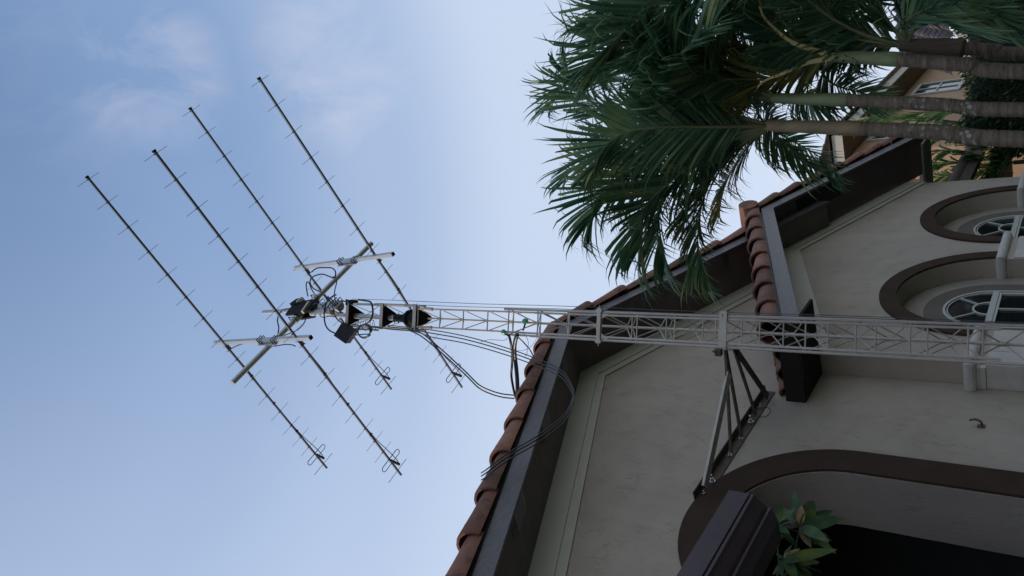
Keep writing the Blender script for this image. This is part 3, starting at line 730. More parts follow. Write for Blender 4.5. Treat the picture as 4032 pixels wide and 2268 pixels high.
# ------------------------------------------------------------------ boxes and cables by the cage
def zz2(x, y): return (800 + .4272 * x, 900 + .4272 * y)
def tz(x, y, dep=0.0): return onP(x, y, TB + TN * dep, TN)          # on the plane facing the camera through the tower
jb = thing('junction_box', tz(*zz2(1300, 960), -.12), 'black box hung on the left of the tower cage, with cables entering its face', 'box')
A_ = [tz(*zz2(*q), -.16) for q in ((1285, 870), (1395, 945), (1318, 1058), (1212, 985))]
mb = MB(); P = A_ + [q + TN * .14 + V((0, 0, .05)) for q in A_]
mb.add(P, [(0,1,2,3),(7,6,5,4),(0,4,5,1),(1,5,6,2),(2,6,7,3),(3,7,4,0)]).build('case', M['black'], jb)
cen = sum(A_, V()) / 4
mb = MB(); Q_ = [cen + (q - cen) * 1.04 - TN * .004 for q in A_]
mb.add(Q_ + [q - TN * .014 for q in Q_], [(0,1,2,3),(7,6,5,4),(0,4,5,1),(1,5,6,2),(2,6,7,3),(3,7,4,0)]).build('lid', M['black'], jb)
pb = MB(); a = tz(*zz2(1420, 855), .02); e = tz(*zz2(1590, 900), .02)
for i in range(7):
    f = i / 6
    pb.tube([tz(*zz2(1440 + 20 * i, 830 + 6 * i), .02), tz(*zz2(1415 + 24 * i, 920 + 4 * i), .02)], .006, 5)
pb.tube([tz(*zz2(1440, 830), .02), tz(*zz2(1570, 845), .02), tz(*zz2(1590, 930), .02), tz(*zz2(1415, 920), .02), tz(*zz2(1440, 830), .02)], .009, 6)
pb.obox(tz(*zz2(1400, 925), .05), tz(*zz2(1600, 935), .05), .10, .03)
tag(pb.build('grille', M['steel'], None), 'small grey metal grille on the left leg of the tower cage behind the coiled cable', 'grille')

def cable(pts, r, label, name='cable', m='cable', n=5, cat='cable', group=None):
    o = MB().tube(smooth_path(pts, n), r, 7).build(name, M[m]); o.data.polygons.foreach_set('use_smooth', [True] * len(o.data.polygons))
    return tag(o, label, cat, group)
def cz(pl, d=-.1): return [tz(*zz2(*q[:2]), q[2] if len(q) > 2 else d) for q in pl]
cable(cz([(1225, 450), (1200, 455), (1160, 440), (1090, 420), (1010, 445), (985, 490), (1005, 540), (1045, 568), (1085, 580)], 0), 0.0135, 'black jumper cable looping from the farther post down to the rotator shaft')
cable(cz([(1000, 400), (1050, 365), (1130, 360), (1190, 365), (1220, 400), (1215, 440), (1190, 450)], 0), 0.0135, 'black jumper cable along the farther post bending onto the crossboom')
cable(cz([(965, 625), (950, 540), (955, 495), (975, 500), (1000, 560), (1025, 600)], 0), 0.0121, 'narrow black cable hoop above the elevation rotator')
cable(cz([(850, 750), (800, 740), (740, 748), (700, 790), (685, 850), (697, 910), (690, 965), (680, 1000)], 0), 0.0135, 'black cable curving from the rotator down the near half of the crossboom')
cable(cz([(940, 800), (940, 850), (900, 910), (840, 950), (760, 980), (690, 1005), (640, 1020), (560, 1040), (450, 1050), (370, 1060), (300, 1085), (265, 1105)], 0), 0.0121, 'black cable from the rotator to the top end of the nearer post')
cable(cz([(600, 1090), (680, 1080), (760, 1068), (820, 1072), (850, 1085)], 0), 0.0121, 'short black cable along the lower half of the nearer post')
cable(cz([(1090, 600), (1130, 625), (1180, 650), (1215, 700), (1240, 745), (1290, 780)], -.05), 0.0135, 'black cable snaking down beside the silver motor tube')
cable(cz([(1225, 470), (1230, 500), (1215, 560), (1210, 620), (1225, 700), (1215, 750)], -.05), 0.0108, 'black cable dropping from the crossboom to the cage top')
cable(cz([(1215, 965), (1160, 935), (1125, 880), (1115, 790), (1125, 720), (1150, 660), (1200, 620), (1225, 610)], -.16), 0.0149, 'black cable loop rising from the junction box to the mast')
cable(cz([(1300, 880), (1240, 840), (1205, 780), (1200, 735), (1230, 690), (1290, 668), (1350, 690)], -.12), 0.0135, 'black cable loop arching over the junction box to the cage top plate')
cable(cz([(1430, 655), (1500, 665), (1545, 680), (1563, 740), (1560, 800), (1530, 860), (1450, 900)], -.08), 0.0175, 'thick black cable bending down inside the tower cage')
rc = random.Random(8)
for j, (lab, a0, a1) in enumerate((('thin black cable hanging from the black elevation rotator to the motor tube', (1000, 690), (1190, 700)), ('thin black cable curling under the silver motor tube', (1030, 780), (1260, 790)), ('thin black cable crossing the motor tube near the mast clamp', (1130, 620), (1250, 760)), ('thin black cable along the left leg of the tower cage', (1390, 900), (1660, 900)))):
    P_ = []
    for k in range(6):
        f = k / 5; P_.append((a0[0] + (a1[0] - a0[0]) * f + rc.uniform(-22, 22), a0[1] + (a1[1] - a0[1]) * f + rc.uniform(-26, 26) + 30 * math.sin(math.pi * f), -.12 + rc.uniform(-.03, .03)))
    cable(cz(P_), .0085, lab)
loop = []
for k in range(40):
    an = k * 2 * math.pi / 13 + .4; g = 1 + .12 * math.sin(k * .9)
    loop.append((1478 + 62 * g * math.cos(an) + .35 * k, 950 + 56 * g * math.sin(an) - .3 * k, -.14 - .0015 * k))
loop = [(1370, 985, -.17)] + loop + [(1560, 905, -.1), (1700, 925, -.06), (1880, 940, -.05)]
cable(cz(loop), 0.0108, 'coil of black cable tied to the left leg of the tower cage', name='cable_coil', n=3)
for i, (yo, r_) in enumerate(((0, .0095), (17, .0085), (-14, .0085))):
    cable(cz([(1700, 905 + yo, -.06), (1900, 925 + yo, -.06), (2000, 945 + yo, -.05)]) +
          [onY(x, y + yo * .9, Y) for x, y, Y in ((1700, 1312, 4.35), (1826, 1335, 4.42), (1961, 1372, 4.55), (2087, 1415, 4.66), (2203, 1466, 4.76), (2250, 1527, 4.84), (2256, 1572, 4.85), (2222, 1645, 4.86), (2119, 1727, 4.86), (2026, 1781, 4.84), (1965, 1822, 4.83), (1920, 1858, 4.90), (1895, 1875, 5.10))], r_,
          ('thickest black cable of the bundle sagging from tower cage to eave', 'thin black cable on the lower side of the bundle sagging to the eave', 'thin black cable on the upper side of the bundle sagging to the eave')[i], group='sagging cable bundle')
for i, yo in enumerate((0, 13)):
    cable(cz([(1890, 935, -.06)]) + [onY(x, y + yo, Y) for x, y, Y in ((1660, 1312, 4.4), (1737, 1375, 4.6), (1793, 1426, 4.8), (1840, 1470, 5.0), (1886, 1515, 5.2), (1933, 1538, 5.4), (1979, 1551, 5.55), (2024, 1556, 5.7))], .011,
          ('black cable dropping from the cage towards the roof conduits, the upper of two', 'black cable dropping from the cage towards the roof conduits, the lower of two')[i], group='cables to the roof conduits')
zr = lambda x, y: (1850 + .207 * x, 1180 + .207 * y)
def rp(pl, Ys): return [onY(*zr(*q), Yv) for q, Yv in zip(pl, Ys)]
cable(rp([(905, 660), (870, 760), (850, 880), (850, 1020), (870, 1200), (895, 1449), (905, 1700), (890, 1860)], [4.5, 4.6, 4.75, 4.9, 5.1, 5.3, 5.5, 5.65]), .034, 'thick dark curved conduit rising from the roof edge to the tower', name='conduit', cat='conduit')
cable(rp([(740, 660), (770, 780), (795, 920), (805, 1060), (800, 1250), (790, 1449), (830, 1700), (870, 1860)], [4.5, 4.6, 4.75, 4.9, 5.1, 5.3, 5.5, 5.65]), .020, 'thinner dark curved conduit beside the thick one at the roof edge', name='conduit', cat='conduit')
cable(rp([(720, 730), (660, 770), (560, 770), (400, 760), (300, 775), (210, 805)], [4.45, 4.45, 4.45, 4.45, 4.45, 4.42]), .004, 'thin wire hanging from the tower leg to the sagging cable bundle', name='wire', m='wire', cat='wire')
cable(rp([(740, 700), (830, 630), (930, 605), (1030, 650), (1100, 760), (1110, 870), (1090, 960), (1085, 1030), (1050, 1070)], [4.4] * 9), .004, 'thin wire making a hoop below the tower leg', name='wire', m='wire', cat='wire')
cable(rp([(890, 970), (1000, 965), (1120, 920), (1200, 850), (1270, 740), (1320, 710)], [4.5] * 6), .003, 'thin wire swinging from the conduit to the tower leg', name='wire', m='wire', cat='wire')
cable(rp([(930, 725), (1010, 800), (1100, 900), (1160, 980), (1200, 1060)], [4.5, 4.6, 4.7, 4.8, 4.92]), .010, 'short black cable slanting from the tower leg to the rake tiles', cat='cable')
cable([onY(x, y, 5.9) for x, y in ((2948, 1640), (2985, 1607), (3020, 1604), (3033, 1620), (3015, 1640), (2975, 1640), (2945, 1632))], .006, 'small loop of black wire hanging from the wall rail', name='wire', cat='wire')
# stand-off arms with green insulators
for i, (ring, arm, lab) in enumerate(((((640, 560), (640, 665)), ((735, 690), (640, 612)), 'green disc insulator at the left leg at the top of the lower tower section'),
                                      (((1060, 350), (1050, 470)), ((1010, 590), (1060, 400)), 'green knob insulator seen through the lattice at the top of the lower tower section'))):
    t_ = thing('insulator', tz(*zr(*ring[0]), .05), lab, 'insulator', 'green insulators on the tower')
    a = tz(*zr(*ring[0]), (-.04, .22)[i]); e = tz(*zr(*ring[1]), (-.04, .22)[i]); c0 = a.lerp(e, .5); r_ = (e - a).length / 2
    ax_ = (TN * .8 + V((0, 0, .6))).normalized() if i == 0 else (TT * .5 + V((0, 0, -1))).normalized()
    MB().tube([c0 - ax_ * .05, c0 - ax_ * .035, c0 - ax_ * .012, c0 + ax_ * .012, c0 + ax_ * .035, c0 + ax_ * .05], [r_ * .5, r_ * .8, r_ * .98, r_ * .98, r_ * .7, r_ * .35], 18).build('disc', M['green'], t_, smooth=True)
    MB().tube([tz(*zr(*arm[0]), (-.02, .2)[i]), c0 + ax_ * .02], .014, 8).build('arm', M['castblack'], t_)

# ------------------------------------------------------------------ steel wall bracket
br = thing('wall_bracket', (8.4, 5.95, 5.55), 'brown steel angle bracket bolted to the stucco wall and reaching out to the tower', 'bracket')
ZB = 5.556
xa = onY(2712, 1990, YM - .03).x; xb = onY(3045, 1540, YM - .03).x
xa, xb = 6.98, 9.62
rl = MB(); rl.box((xa, YM - .016, ZB - .03), (xb, YM - .003, ZB + .10)); rl.box((xa, YM - .12, ZB + .101), (xb, YM - .003, ZB + .113))
rail = rl.build('wall_rail', M['rust'], br)
for x in (7.08, 7.35, 7.95, 8.35, 8.75, 9.15):
    big = x in (7.35, 8.75)
    k = 1.5 if big else 1.0
    bt = MB(); bt.tube([V((x, YM - .018, ZB + .02)), V((x, YM - .03 * k, ZB + .02))], .026 * k, 10); bt.tube([V((x, YM - .03 * k, ZB + .02)), V((x, YM - .055 * k, ZB + .02))], .016 * k, 6); bt.tube([V((x, YM - .05 * k, ZB + .02)), V((x, YM - .09 * k, ZB + .02))], .008 * k, 6)
    bt.build('bolt', M['steel'], rail)
tc0 = TP(-.235, .0, ZB); tc1 = TP(-.20, .25, ZB)
for p0, p1, wd in ((tc0, V((onZ(2870, 1752, ZB).x, YM - .08, ZB)), .035), (tc0, V((onZ(2910, 1684, ZB).x, YM - .08, ZB)), .045), (tc1, V((onZ(2967, 1598, ZB).x, YM - .08, ZB)), .045), (tc1, V((onZ(3014, 1536, ZB).x, YM - .08, ZB)), .10)):
    mb = MB(); mb.obox(p0 + V((0, 0, -.02)), p1 + V((0, 0, -.02)), wd, .012); mb.obox(p0 + V((0, 0, .0)), p1 + V((0, 0, .0)), .010, .026)
    mb.build('strut', M['rust'], br)
mb = MB()
q0 = onZ(2872, 1470, ZB - .03); q1 = onZ(2778, 1914, ZB - .03)
mb.obox(q0, q1, .13, .016); mb.obox(q0 + V((0, 0, .03)), q1 + V((0, 0, .03)), .014, .04)
ps = mb.build('strut', M['stone'], br); ps['label'] = 'pale greige flat strut'
mb = MB(); mb.obox(tc0 + V((-.02, -.03, .05)), tc0 + V((-.13, -.03, .10)), .06, .012, up=(0, 1, 0)); mb.obox(tc0 + V((-.10, -.06, .05)), tc0 + V((-.10, .03, .05)), .05, .08)
mb.build('gusset', M['rust'], br)

# hook on the wall
hp = onY(2700 + .517 * 2235, 1100 + .517 * 1120, YM)
hk = thing('wall_hook', hp, 'small rusty hook fixed to the bare stucco wall beside the big arch', 'hook')
mb = MB(); mb.box((hp.x - .035, YM - .014, hp.z - .06), (hp.x + .035, YM - .003, hp.z + .02)); mb.build('plate', M['rust'], hk)
mb = MB(); mb.tube(smooth_path([V((hp.x, YM - .015, hp.z - .03)), V((hp.x, YM - .07, hp.z - .02)), V((hp.x + .01, YM - .09, hp.z + .04)), V((hp.x + .01, YM - .07, hp.z + .10))], 4), .014, 8); mb.build('arm', M['rust'], hk)

# ------------------------------------------------------------------ dark moulded beam in the foreground
YBm = 4.0
bx = 4.84
beam = thing('canopy_beam', (1.2, YBm + .2, 0), 'dark brown moulded canopy beam, its cut end in front of the big arch', 'beam')
prof = [(0, 0.085), (0, -.085), (.018, -.088), (.018, -.098), (0.0, -.102), (0.0, -.125), (.03, -.14), (.09, -.20), (.12, -.215), (.10, -.232), (.10, -.248), (.145, -.26), (.22, -.29), (.40, -.29), (.40, .085)]
zc = 4.0
mb = MB(); P = []
for x in (0.2, bx): P += [V((x, YBm + a, zc + q)) for a, q in prof]
n = len(prof)
mb.add(P, [(i, (i + 1) % n, n + (i + 1) % n, n + i) for i in range(n)])
t3 = tessellate_polygon([[V((a, q, 0)) for a, q in prof]])
mb.add([V((bx, YBm + a, zc + q)) for a, q in prof], [tuple(t) for t in t3]); mb.add([V((.2, YBm + a, zc + q)) for a, q in prof], [tuple(t) for t in t3])
mb.build('moulding', M['mauve'], beam)
MB().box((0.9, YBm + .1, 0.041), (1.1, YBm + .3, zc - .292)).build('post', M['mauve'], beam)

# palmate-leaved plant behind the beam's end
pc = onY(3110, 2150, 4.75)
plant = thing('houseplant', (pc.x - 1.0, 4.75, 0), 'green palmate-leaved plant with withered brown leaves by the dark beam end', 'plant')
def leaf(mb, base, tip, nrm, wd, fold=.18, droop=.10, n=7):
    d = tip - base; Lg = d.length; d.normalize(); sd = d.cross(nrm).normalized(); nn = sd.cross(d)
    P = []
    for i in range(n + 1):
        t = i / n; w_ = wd * (math.sin(math.pi * min(1, t ** 0.85)) ** .8) if 0 < t < 1 else .004
        c_0 = base + d * Lg * t - nn * droop * Lg * t * t
        P += [c_0 - sd * w_ + nn * w_ * fold, c_0, c_0 + sd * w_ + nn * w_ * fold]
    mb.add(P, [(3*i + j, 3*i + j + 1, 3*i + 4 + j, 3*i + 3 + j) for i in range(n) for j in (0, 1)])
zp = lambda x, y: (2650 + .2884 * x, 1850 + .2884 * y)
rnd = random.Random(5)
whorls = [((1405, 745), 4.62, [((1365, 580), 60, 0), ((1500, 500), 80, 0), ((1660, 470), 95, 0), ((1715, 650), 80, 0), ((1580, 865), 75, 0), ((1350, 800), 40, 0)]),
          ((1740, 770), 4.80, [((2185, 520), 130, 0), ((2305, 660), 140, 0), ((2075, 920), 130, 0), ((1860, 1030), 100, 1), ((1745, 470), 90, 1), ((1950, 350), 150, 0), ((1960, 520), 120, 0), ((1620, 255), 130, 0)]),
          ((1525, 1215), 4.70, [((1400, 1150), 40, 0), ((2000, 1130), 100, 0), ((1990, 1270), 100, 0), ((1720, 1040), 100, 1), ((1900, 1449), 130, 0), ((1440, 1420), 90, 0), ((1690, 1470), 110, 0), ((1600, 970), 70, 0), ((2200, 1090), 110, 0)])]
lf = MB(); lb = MB(); st = MB()
root = V((pc.x - 1.0, 4.75, 0.05))
trunk_top = onY(*zp(1500, 1500), 4.9)
st.tube(smooth_path([root, root.lerp(trunk_top, .5) + V((-.05, .05, .2)), trunk_top], 6), .022, 8)
for (cx, cy), Yc, lv in whorls:
    c0 = onY(*zp(cx, cy), Yc)
    st.tube(smooth_path([trunk_top, trunk_top.lerp(c0, .5) + V((0, .12, .02)), c0], 5), .006, 6)
    for (tx, ty), wpx, br_ in lv:
        tip = onY(*zp(tx, ty), Yc - rnd.uniform(-.12, .22))
        vd = (CP - c0).normalized()
        if not br_:
            for _ in range(3):
                t2 = c0.lerp(tip, rnd.uniform(.55, .9)) + V((rnd.uniform(-.12, .12), rnd.uniform(.02, .2), rnd.uniform(-.12, .12)))
                leaf(lf, c0 + V((0, .03, 0)), t2, (V((rnd.uniform(-.6, .6), -1, rnd.uniform(-.2, .9)))).normalized(), wpx * .2884 / FPX * (c0 - CP).length * .46)
        leaf(lb if br_ else lf, c0, tip, (vd + V((rnd.uniform(-.4, .4), rnd.uniform(-.4, .4), rnd.uniform(0, .7)))).normalized(), wpx * .2884 / FPX * (c0 - CP).length * .58)
st.build('stem', M['stem'], plant, smooth=True)
lf.build('foliage', M['plant'], plant, smooth=True)
o = lb.build('foliage', M['plantbrown'], plant, smooth=True); o['label'] = 'withered yellow brown leaves'

# ------------------------------------------------------------------ palms
def frond(parent, ctrl, Ll, seed, npair=44, m='palm', mr='rachis', wd=.021, start=.16, grav=.55, r0=.018, fan=.9):
    rnd = random.Random(seed)
    if m.startswith('palm'): Ll *= 1.30; wd *= 1.34; npair = int(npair * 1.75)
    pts = smooth_path(ctrl, 8); K = len(pts)
    cum = [0]
    for i in range(1, K): cum.append(cum[-1] + (pts[i] - pts[i-1]).length)
    tot = cum[-1]
    def P(t):
        x = t * tot
        for i in range(1, K):
            if cum[i] >= x or i == K - 1:
                f = (x - cum[i-1]) / max(1e-6, cum[i] - cum[i-1]); return pts[i-1].lerp(pts[i], f), (pts[i] - pts[i-1]).normalized()
    mb = MB()
    mb.tube(pts, [max(.003, r0 * (1 - .85 * i / (K - 1))) for i in range(K)], 6, mi=1)
    # sheath normal carried along
    for i in range(npair):
        t = start + (1 - start) * (i + rnd.uniform(-.3, .3)) / npair
        t = min(max(t, start), .995)
        p, tg = P(t)
        up = V((0, 0, 1)); sd = tg.cross(up)
        if sd.length < .15: sd = tg.cross(V((.3, .9, .2)))
        sd.normalize(); nn = sd.cross(tg).normalized()
        prof = (0.55 + 0.45 * math.sin(math.pi * min(1, (t - start) / (1 - start) * 1.25))) if t < .8 else max(.35, 1 - (t - .8) * 2.6)
        for s_ in (-1, 1):
            wild = rnd.random() < .14; j_ = 1.0 if wild else .35
            a = R((64 - 36 * t) * fan + rnd.uniform(-12, 12) * j_)
            d = (tg * math.cos(a) + sd * s_ * math.sin(a) + nn * (.22 + rnd.uniform(-.3, .3) * j_)).normalized()
            Ln = Ll * prof * rnd.uniform(.88, 1.10); w_ = wd * rnd.uniform(.75, 1.15)
            wv = (tg - d * tg.dot(d)); wv = wv.normalized() if wv.length > .05 else nn
            wv = Quaternion(d, rnd.uniform(-1, 1) * j_) @ wv
            seg = 6; q = p.copy(); dd = d.copy(); PP = []
            tw = rnd.uniform(-.55, .55); g = grav * (rnd.uniform(.5, 1.9) if wild else rnd.uniform(.8, 1.25))
            kink = rnd.choice((0, 1)) * rnd.uniform(.4, 1.7)
            for k in range(seg + 1):
                f = k / seg
                ww = w_ * (0.45 + 2.2 * f if f < .25 else 1.0 if f < .55 else max(.03, 1 - (f - .55) / .45))
                PP += [q - wv * ww * .5, q + wv * ww * .5]
                dd = (dd + V((0, 0, -1)) * g * (.02 + f ** 2.2 * .95) + (V((0, 0, -1)) * kink * .8 if k == 4 else V((0, 0, 0)))).normalized()
                q = q + dd * Ln / seg
                wv = Quaternion(dd, tw / seg) @ wv; wv = (wv - dd * wv.dot(dd)).normalized()
            mb.add(PP, [(2*k, 2*k+1, 2*k+3, 2*k+2) for k in range(seg)], 0)
    o = mb.build('frond', [M[m], M[mr]], parent)
    return o
def palm(tpts, rad, shaft, label, fronds, tm='trunk', sm='shaft', sheath=None, seed=0, extra=5):
    """tpts: trunk centreline (world points, base first); shaft: (bottom, top)"""
    base = tpts[0]
    t = thing('palm_tree', base, label, 'palm tree', 'palms in a row beside the house')
    pts = smooth_path(tpts, 44); rnd = random.Random(seed); K = len(pts)
    MB().tube(pts, [rad * (1.12 - .12 * i / K) * (1 + (.03 if i % 2 == 0 else -.02) + rnd.uniform(-.025, .025)) for i in range(K)], 16).build('trunk', M[tm], t, smooth=True)
    b0, b1 = shaft; d = b1 - b0
    MB().tube([b0, b0 + d * .03, b0 + d * .12, b0 + d * .35, b0 + d * .7, b0 + d * .92, b1], [rad * .96, rad * 1.10, rad * 1.12, rad * 1.02, rad * .92, rad * .88, rad * .74], 18).build('crownshaft', M[sm], t, smooth=True)
    for i, f in enumerate(fronds):
        kw = dict(f[1]) if len(f) > 1 else {}
        c = [at(*q) for q in f[0]]
        c[0] = b1 - d.normalized() * .05
        frond(t, c, kw.pop('L', .62), seed * 100 + i, **kw)
    # the rest of the crown: older leaves arching to every side
    ang0 = rnd.uniform(0, 6.28)
    for j in range(extra):
        an = R(-65) + R(rnd.uniform(-75, 75)); el = R(rnd.uniform(55, 80)); Lf = rnd.uniform(1.5, 2.0)
        h = V((math.cos(an), math.sin(an), 0)); q = b1.copy(); C_ = [q.copy()]
        for k in range(6):
            e_ = el - k * R(rnd.uniform(13, 19)) * (.5 + .22 * k); q = q + (h * math.cos(e_) + V((0, 0, math.sin(e_)))) * Lf / 6; C_.append(q.copy())
        frond(t, C_, .56, seed * 100 + 50 + j, npair=40)
    if sheath: sheath(t)
    return t
def tr(hd, *pts): return [at(x, y, hd) for x, y in pts]
H1 = 7.0
def ground_pt(p, q):        # continue the trunk line q->p down to the ground
    d = (p - q); k = (p.z - 0.0) / -d.z; e = p + d * k * .55; return V((e.x, e.y, 0))
def trunk_line(hd, *pts):
    T = tr(hd, *pts); return [ground_pt(T[0], T[1])] + T
palm(trunk_line(7.0, (4032, 548), (3700, 521), (3385, 506)), .058, (at(3390, 506, 7.0), at(3015, 494, 7.0)),
     'palm nearest the house, brown blotched crownshaft above a lichen spotted trunk', [
    ([(3000,494,7.0),(2870,556,6.95),(2744,636,6.8),(2640,715,6.7),(2560,791,6.6),(2528,850,6.5),(2518,980,6.4)], dict(L=.74, npair=52)),
    ([(3000,500,7.0),(2935,556,7.05),(2870,620,7.15),(2826,665,7.2),(2785,743,7.3),(2755,850,7.35),(2750,1000,7.4),(2790,1110,7.4)], dict(L=.52, npair=52, wd=.019)),
    ([(3000,490,7.0),(2750,560,6.8),(2600,615,6.6),(2487,668,6.4),(2400,725,6.25),(2350,790,6.15),(2320,880,6.1)], dict(L=.66, npair=48)),
    ([(3000,488,7.0),(2860,440,6.85),(2740,380,6.7),(2670,310,6.55),(2655,230,6.45),(2690,150,6.4)], dict(L=.70, npair=40)),
    ([(3000,490,7.0),(2760,470,7.1),(2560,450,7.2),(2390,420,7.2),(2280,370,7.1),(2230,280,7.0)], dict(L=.66, npair=46)),
    ([(3000,492,7.0),(2780,520,7.3),(2560,560,7.6),(2380,590,7.9),(2270,640,8.0),(2220,720,8.0)], dict(L=.62, npair=44)),
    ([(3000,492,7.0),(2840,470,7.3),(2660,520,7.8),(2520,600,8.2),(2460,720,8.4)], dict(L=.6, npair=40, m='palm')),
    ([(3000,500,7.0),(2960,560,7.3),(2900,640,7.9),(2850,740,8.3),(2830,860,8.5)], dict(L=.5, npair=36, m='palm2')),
    ([(3000,492,7.0),(2820,600,7.1),(2690,700,7.1),(2610,800,7.1),(2590,920,7.05),(2620,1030,7.0)], dict(L=.66, npair=48)),
    ([(3000,488,7.0),(2800,500,6.6),(2620,500,6.3),(2470,520,6.1),(2380,580,5.95),(2340,670,5.9)], dict(L=.6, npair=44)),
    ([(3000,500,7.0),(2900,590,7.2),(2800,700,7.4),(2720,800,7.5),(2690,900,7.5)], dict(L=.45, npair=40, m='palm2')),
    ], sm='shaft2', seed=1, extra=0)
palm(trunk_line(7.05, (4032, 432), (3700, 412), (3335, 394)), .052, (at(3340, 394, 7.05), at(3040, 386, 7.05)),
     'palm with a smooth green crownshaft, second trunk out from the house', [
    ([(3030,386,7.05),(2900,330,6.9),(2750,255,6.7),(2620,200,6.6),(2500,180,6.5),(2400,200,6.45),(2330,270,6.4)], dict(L=.70, npair=48)),
    ([(3030,386,7.05),(2870,250,6.95),(2720,130,6.85),(2580,60,6.8),(2470,50,6.8),(2390,100,6.8)], dict(L=.66, npair=44)),
    ([(3030,386,7.05),(2860,400,7.2),(2690,370,7.3),(2500,320,7.4),(2340,300,7.4),(2230,330,7.4),(2170,420,7.4)], dict(L=.58, npair=46)),
    ([(3030,390,7.05),(3020,450,7.3),(3050,520,7.6),(3110,585,7.8),(3190,650,7.9)], dict(L=.42, npair=30, wd=.018)),
    ([(3030,390,7.05),(2980,430,7.5),(3030,500,8.2),(3130,560,8.6),(3230,620,8.8),(3300,690,8.9)], dict(L=.46, npair=34)),
    ([(3030,386,7.05),(2960,300,7.4),(2960,200,7.8),(3010,110,8.0),(3090,60,8.0)], dict(L=.56, npair=36)),
    ([(3030,386,7.05),(2880,330,7.4),(2760,300,7.8),(2640,300,8.1),(2540,350,8.3)], dict(L=.6, npair=40)),
    ], seed=2, extra=3)
palm(trunk_line(7.1, (4032, 282), (3800, 255), (3535, 234)), .054, (at(3540, 234, 7.1), at(3280, 222, 7.1)),
     'palm with a pale green crownshaft and sunlit-gold leaf stalks, third trunk out from the house', [
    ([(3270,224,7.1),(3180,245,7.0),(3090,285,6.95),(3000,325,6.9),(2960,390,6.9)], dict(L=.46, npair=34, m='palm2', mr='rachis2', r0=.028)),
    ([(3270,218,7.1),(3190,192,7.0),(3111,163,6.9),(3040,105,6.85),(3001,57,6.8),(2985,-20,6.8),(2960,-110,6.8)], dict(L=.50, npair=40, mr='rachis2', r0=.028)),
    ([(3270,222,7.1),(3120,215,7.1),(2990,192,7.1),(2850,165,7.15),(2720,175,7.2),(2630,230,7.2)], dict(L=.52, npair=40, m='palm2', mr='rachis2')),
    ([(3270,216,7.1),(3190,150,7.3),(3170,60,7.5),(3200,-40,7.7),(3260,-130,7.8)], dict(L=.55, npair=40)),
    ([(3270,222,7.1),(3180,260,7.5),(3150,330,8.0),(3180,390,8.4),(3260,430,8.6)], dict(L=.5, npair=36)),
    ([(3270,222,7.1),(3220,170,7.6),(3240,110,8.2),(3310,80,8.6),(3400,90,8.9)], dict(L=.5, npair=36)),
    ([(3270,225,7.1),(3240,280,7.5),(3280,330,8.0),(3370,360,8.3),(3460,380,8.4)], dict(L=.44, npair=32)),
    ], tm='trunk2', seed=3, extra=2)
def p4extra(t):
    b0 = at(3800, 192, 7.3); b1 = at(3545, 178, 7.3); d = b1 - b0
    MB().tube([b0, b0 + d * .04, b0 + d * .3, b0 + d * .7, b1], [.06, .080, .075, .062, .045], 16).build('leaf_sheath', M['sheath'], t, smooth=True)
palm(trunk_line(7.3, (4032, 212), (3920, 198), (3795, 191)), .050, (at(3798, 191, 7.3), at(3550, 178, 7.3)),
     'palm wrapped in a dry brown leaf sheath, farthest trunk from the house', [
    ([(3540,178,7.3),(3400,160,7.25),(3250,120,7.2),(3110,70,7.2),(3000,30,7.2),(2920,40,7.2)], dict(L=.55, npair=42)),
    ([(3540,176,7.3),(3500,90,7.3),(3460,10,7.3),(3400,-70,7.3),(3330,-120,7.3)], dict(L=.55, npair=40)),
    ([(3540,174,7.3),(3560,100,7.2),(3640,40,7.1),(3740,10,7.0),(3850,20,6.95),(3950,70,6.9)], dict(L=.5, npair=40)),
    ([(3540,176,7.3),(3470,150,7.6),(3400,170,8.0),(3370,230,8.3)], dict(L=.45, npair=30)),
    ([(3540,176,7.3),(3570,60,7.5),(3640,-20,7.7),(3740,-60,7.8),(3860,-50,7.9)], dict(L=.5, npair=40)),
    ([(3560,176,7.3),(3600,120,7.15),(3700,75,7.05),(3820,48,7.0),(3930,40,6.95),(4060,50,6.9)], dict(L=.42, npair=36, m='palm', mr='rachis', wd=.008, fan=.35, grav=.2)),
    ], tm='trunk2', sm='sheath', sheath=p4extra, seed=4, extra=3)
palm(trunk_line(6.6, (4032, -330), (3500, -300), (3120, -260)), .09, (at(3125, -260, 6.6), at(2860, -235, 6.6)),
     'palm whose crown hangs in from the top edge, trunk out of frame', [
    ([(2850,-230,6.6),(2720,-60,6.5),(2600,30,6.4),(2500,90,6.35),(2420,160,6.3),(2380,260,6.3)], dict(L=.66, npair=46)),
    ([(2850,-230,6.6),(2760,-20,6.6),(2700,110,6.6),(2650,230,6.6),(2640,350,6.6)], dict(L=.66, npair=44)),
    ([(2850,-230,6.6),(2680,-120,6.5),(2530,-50,6.4),(2420,0,6.4),(2350,70,6.4)], dict(L=.6, npair=40)),
    ([(2850,-230,6.6),(2860,-40,6.8),(2870,90,6.9),(2900,200,7.0),(2960,290,7.0)], dict(L=.58, npair=40)),
    ], tm='trunk2', seed=5)

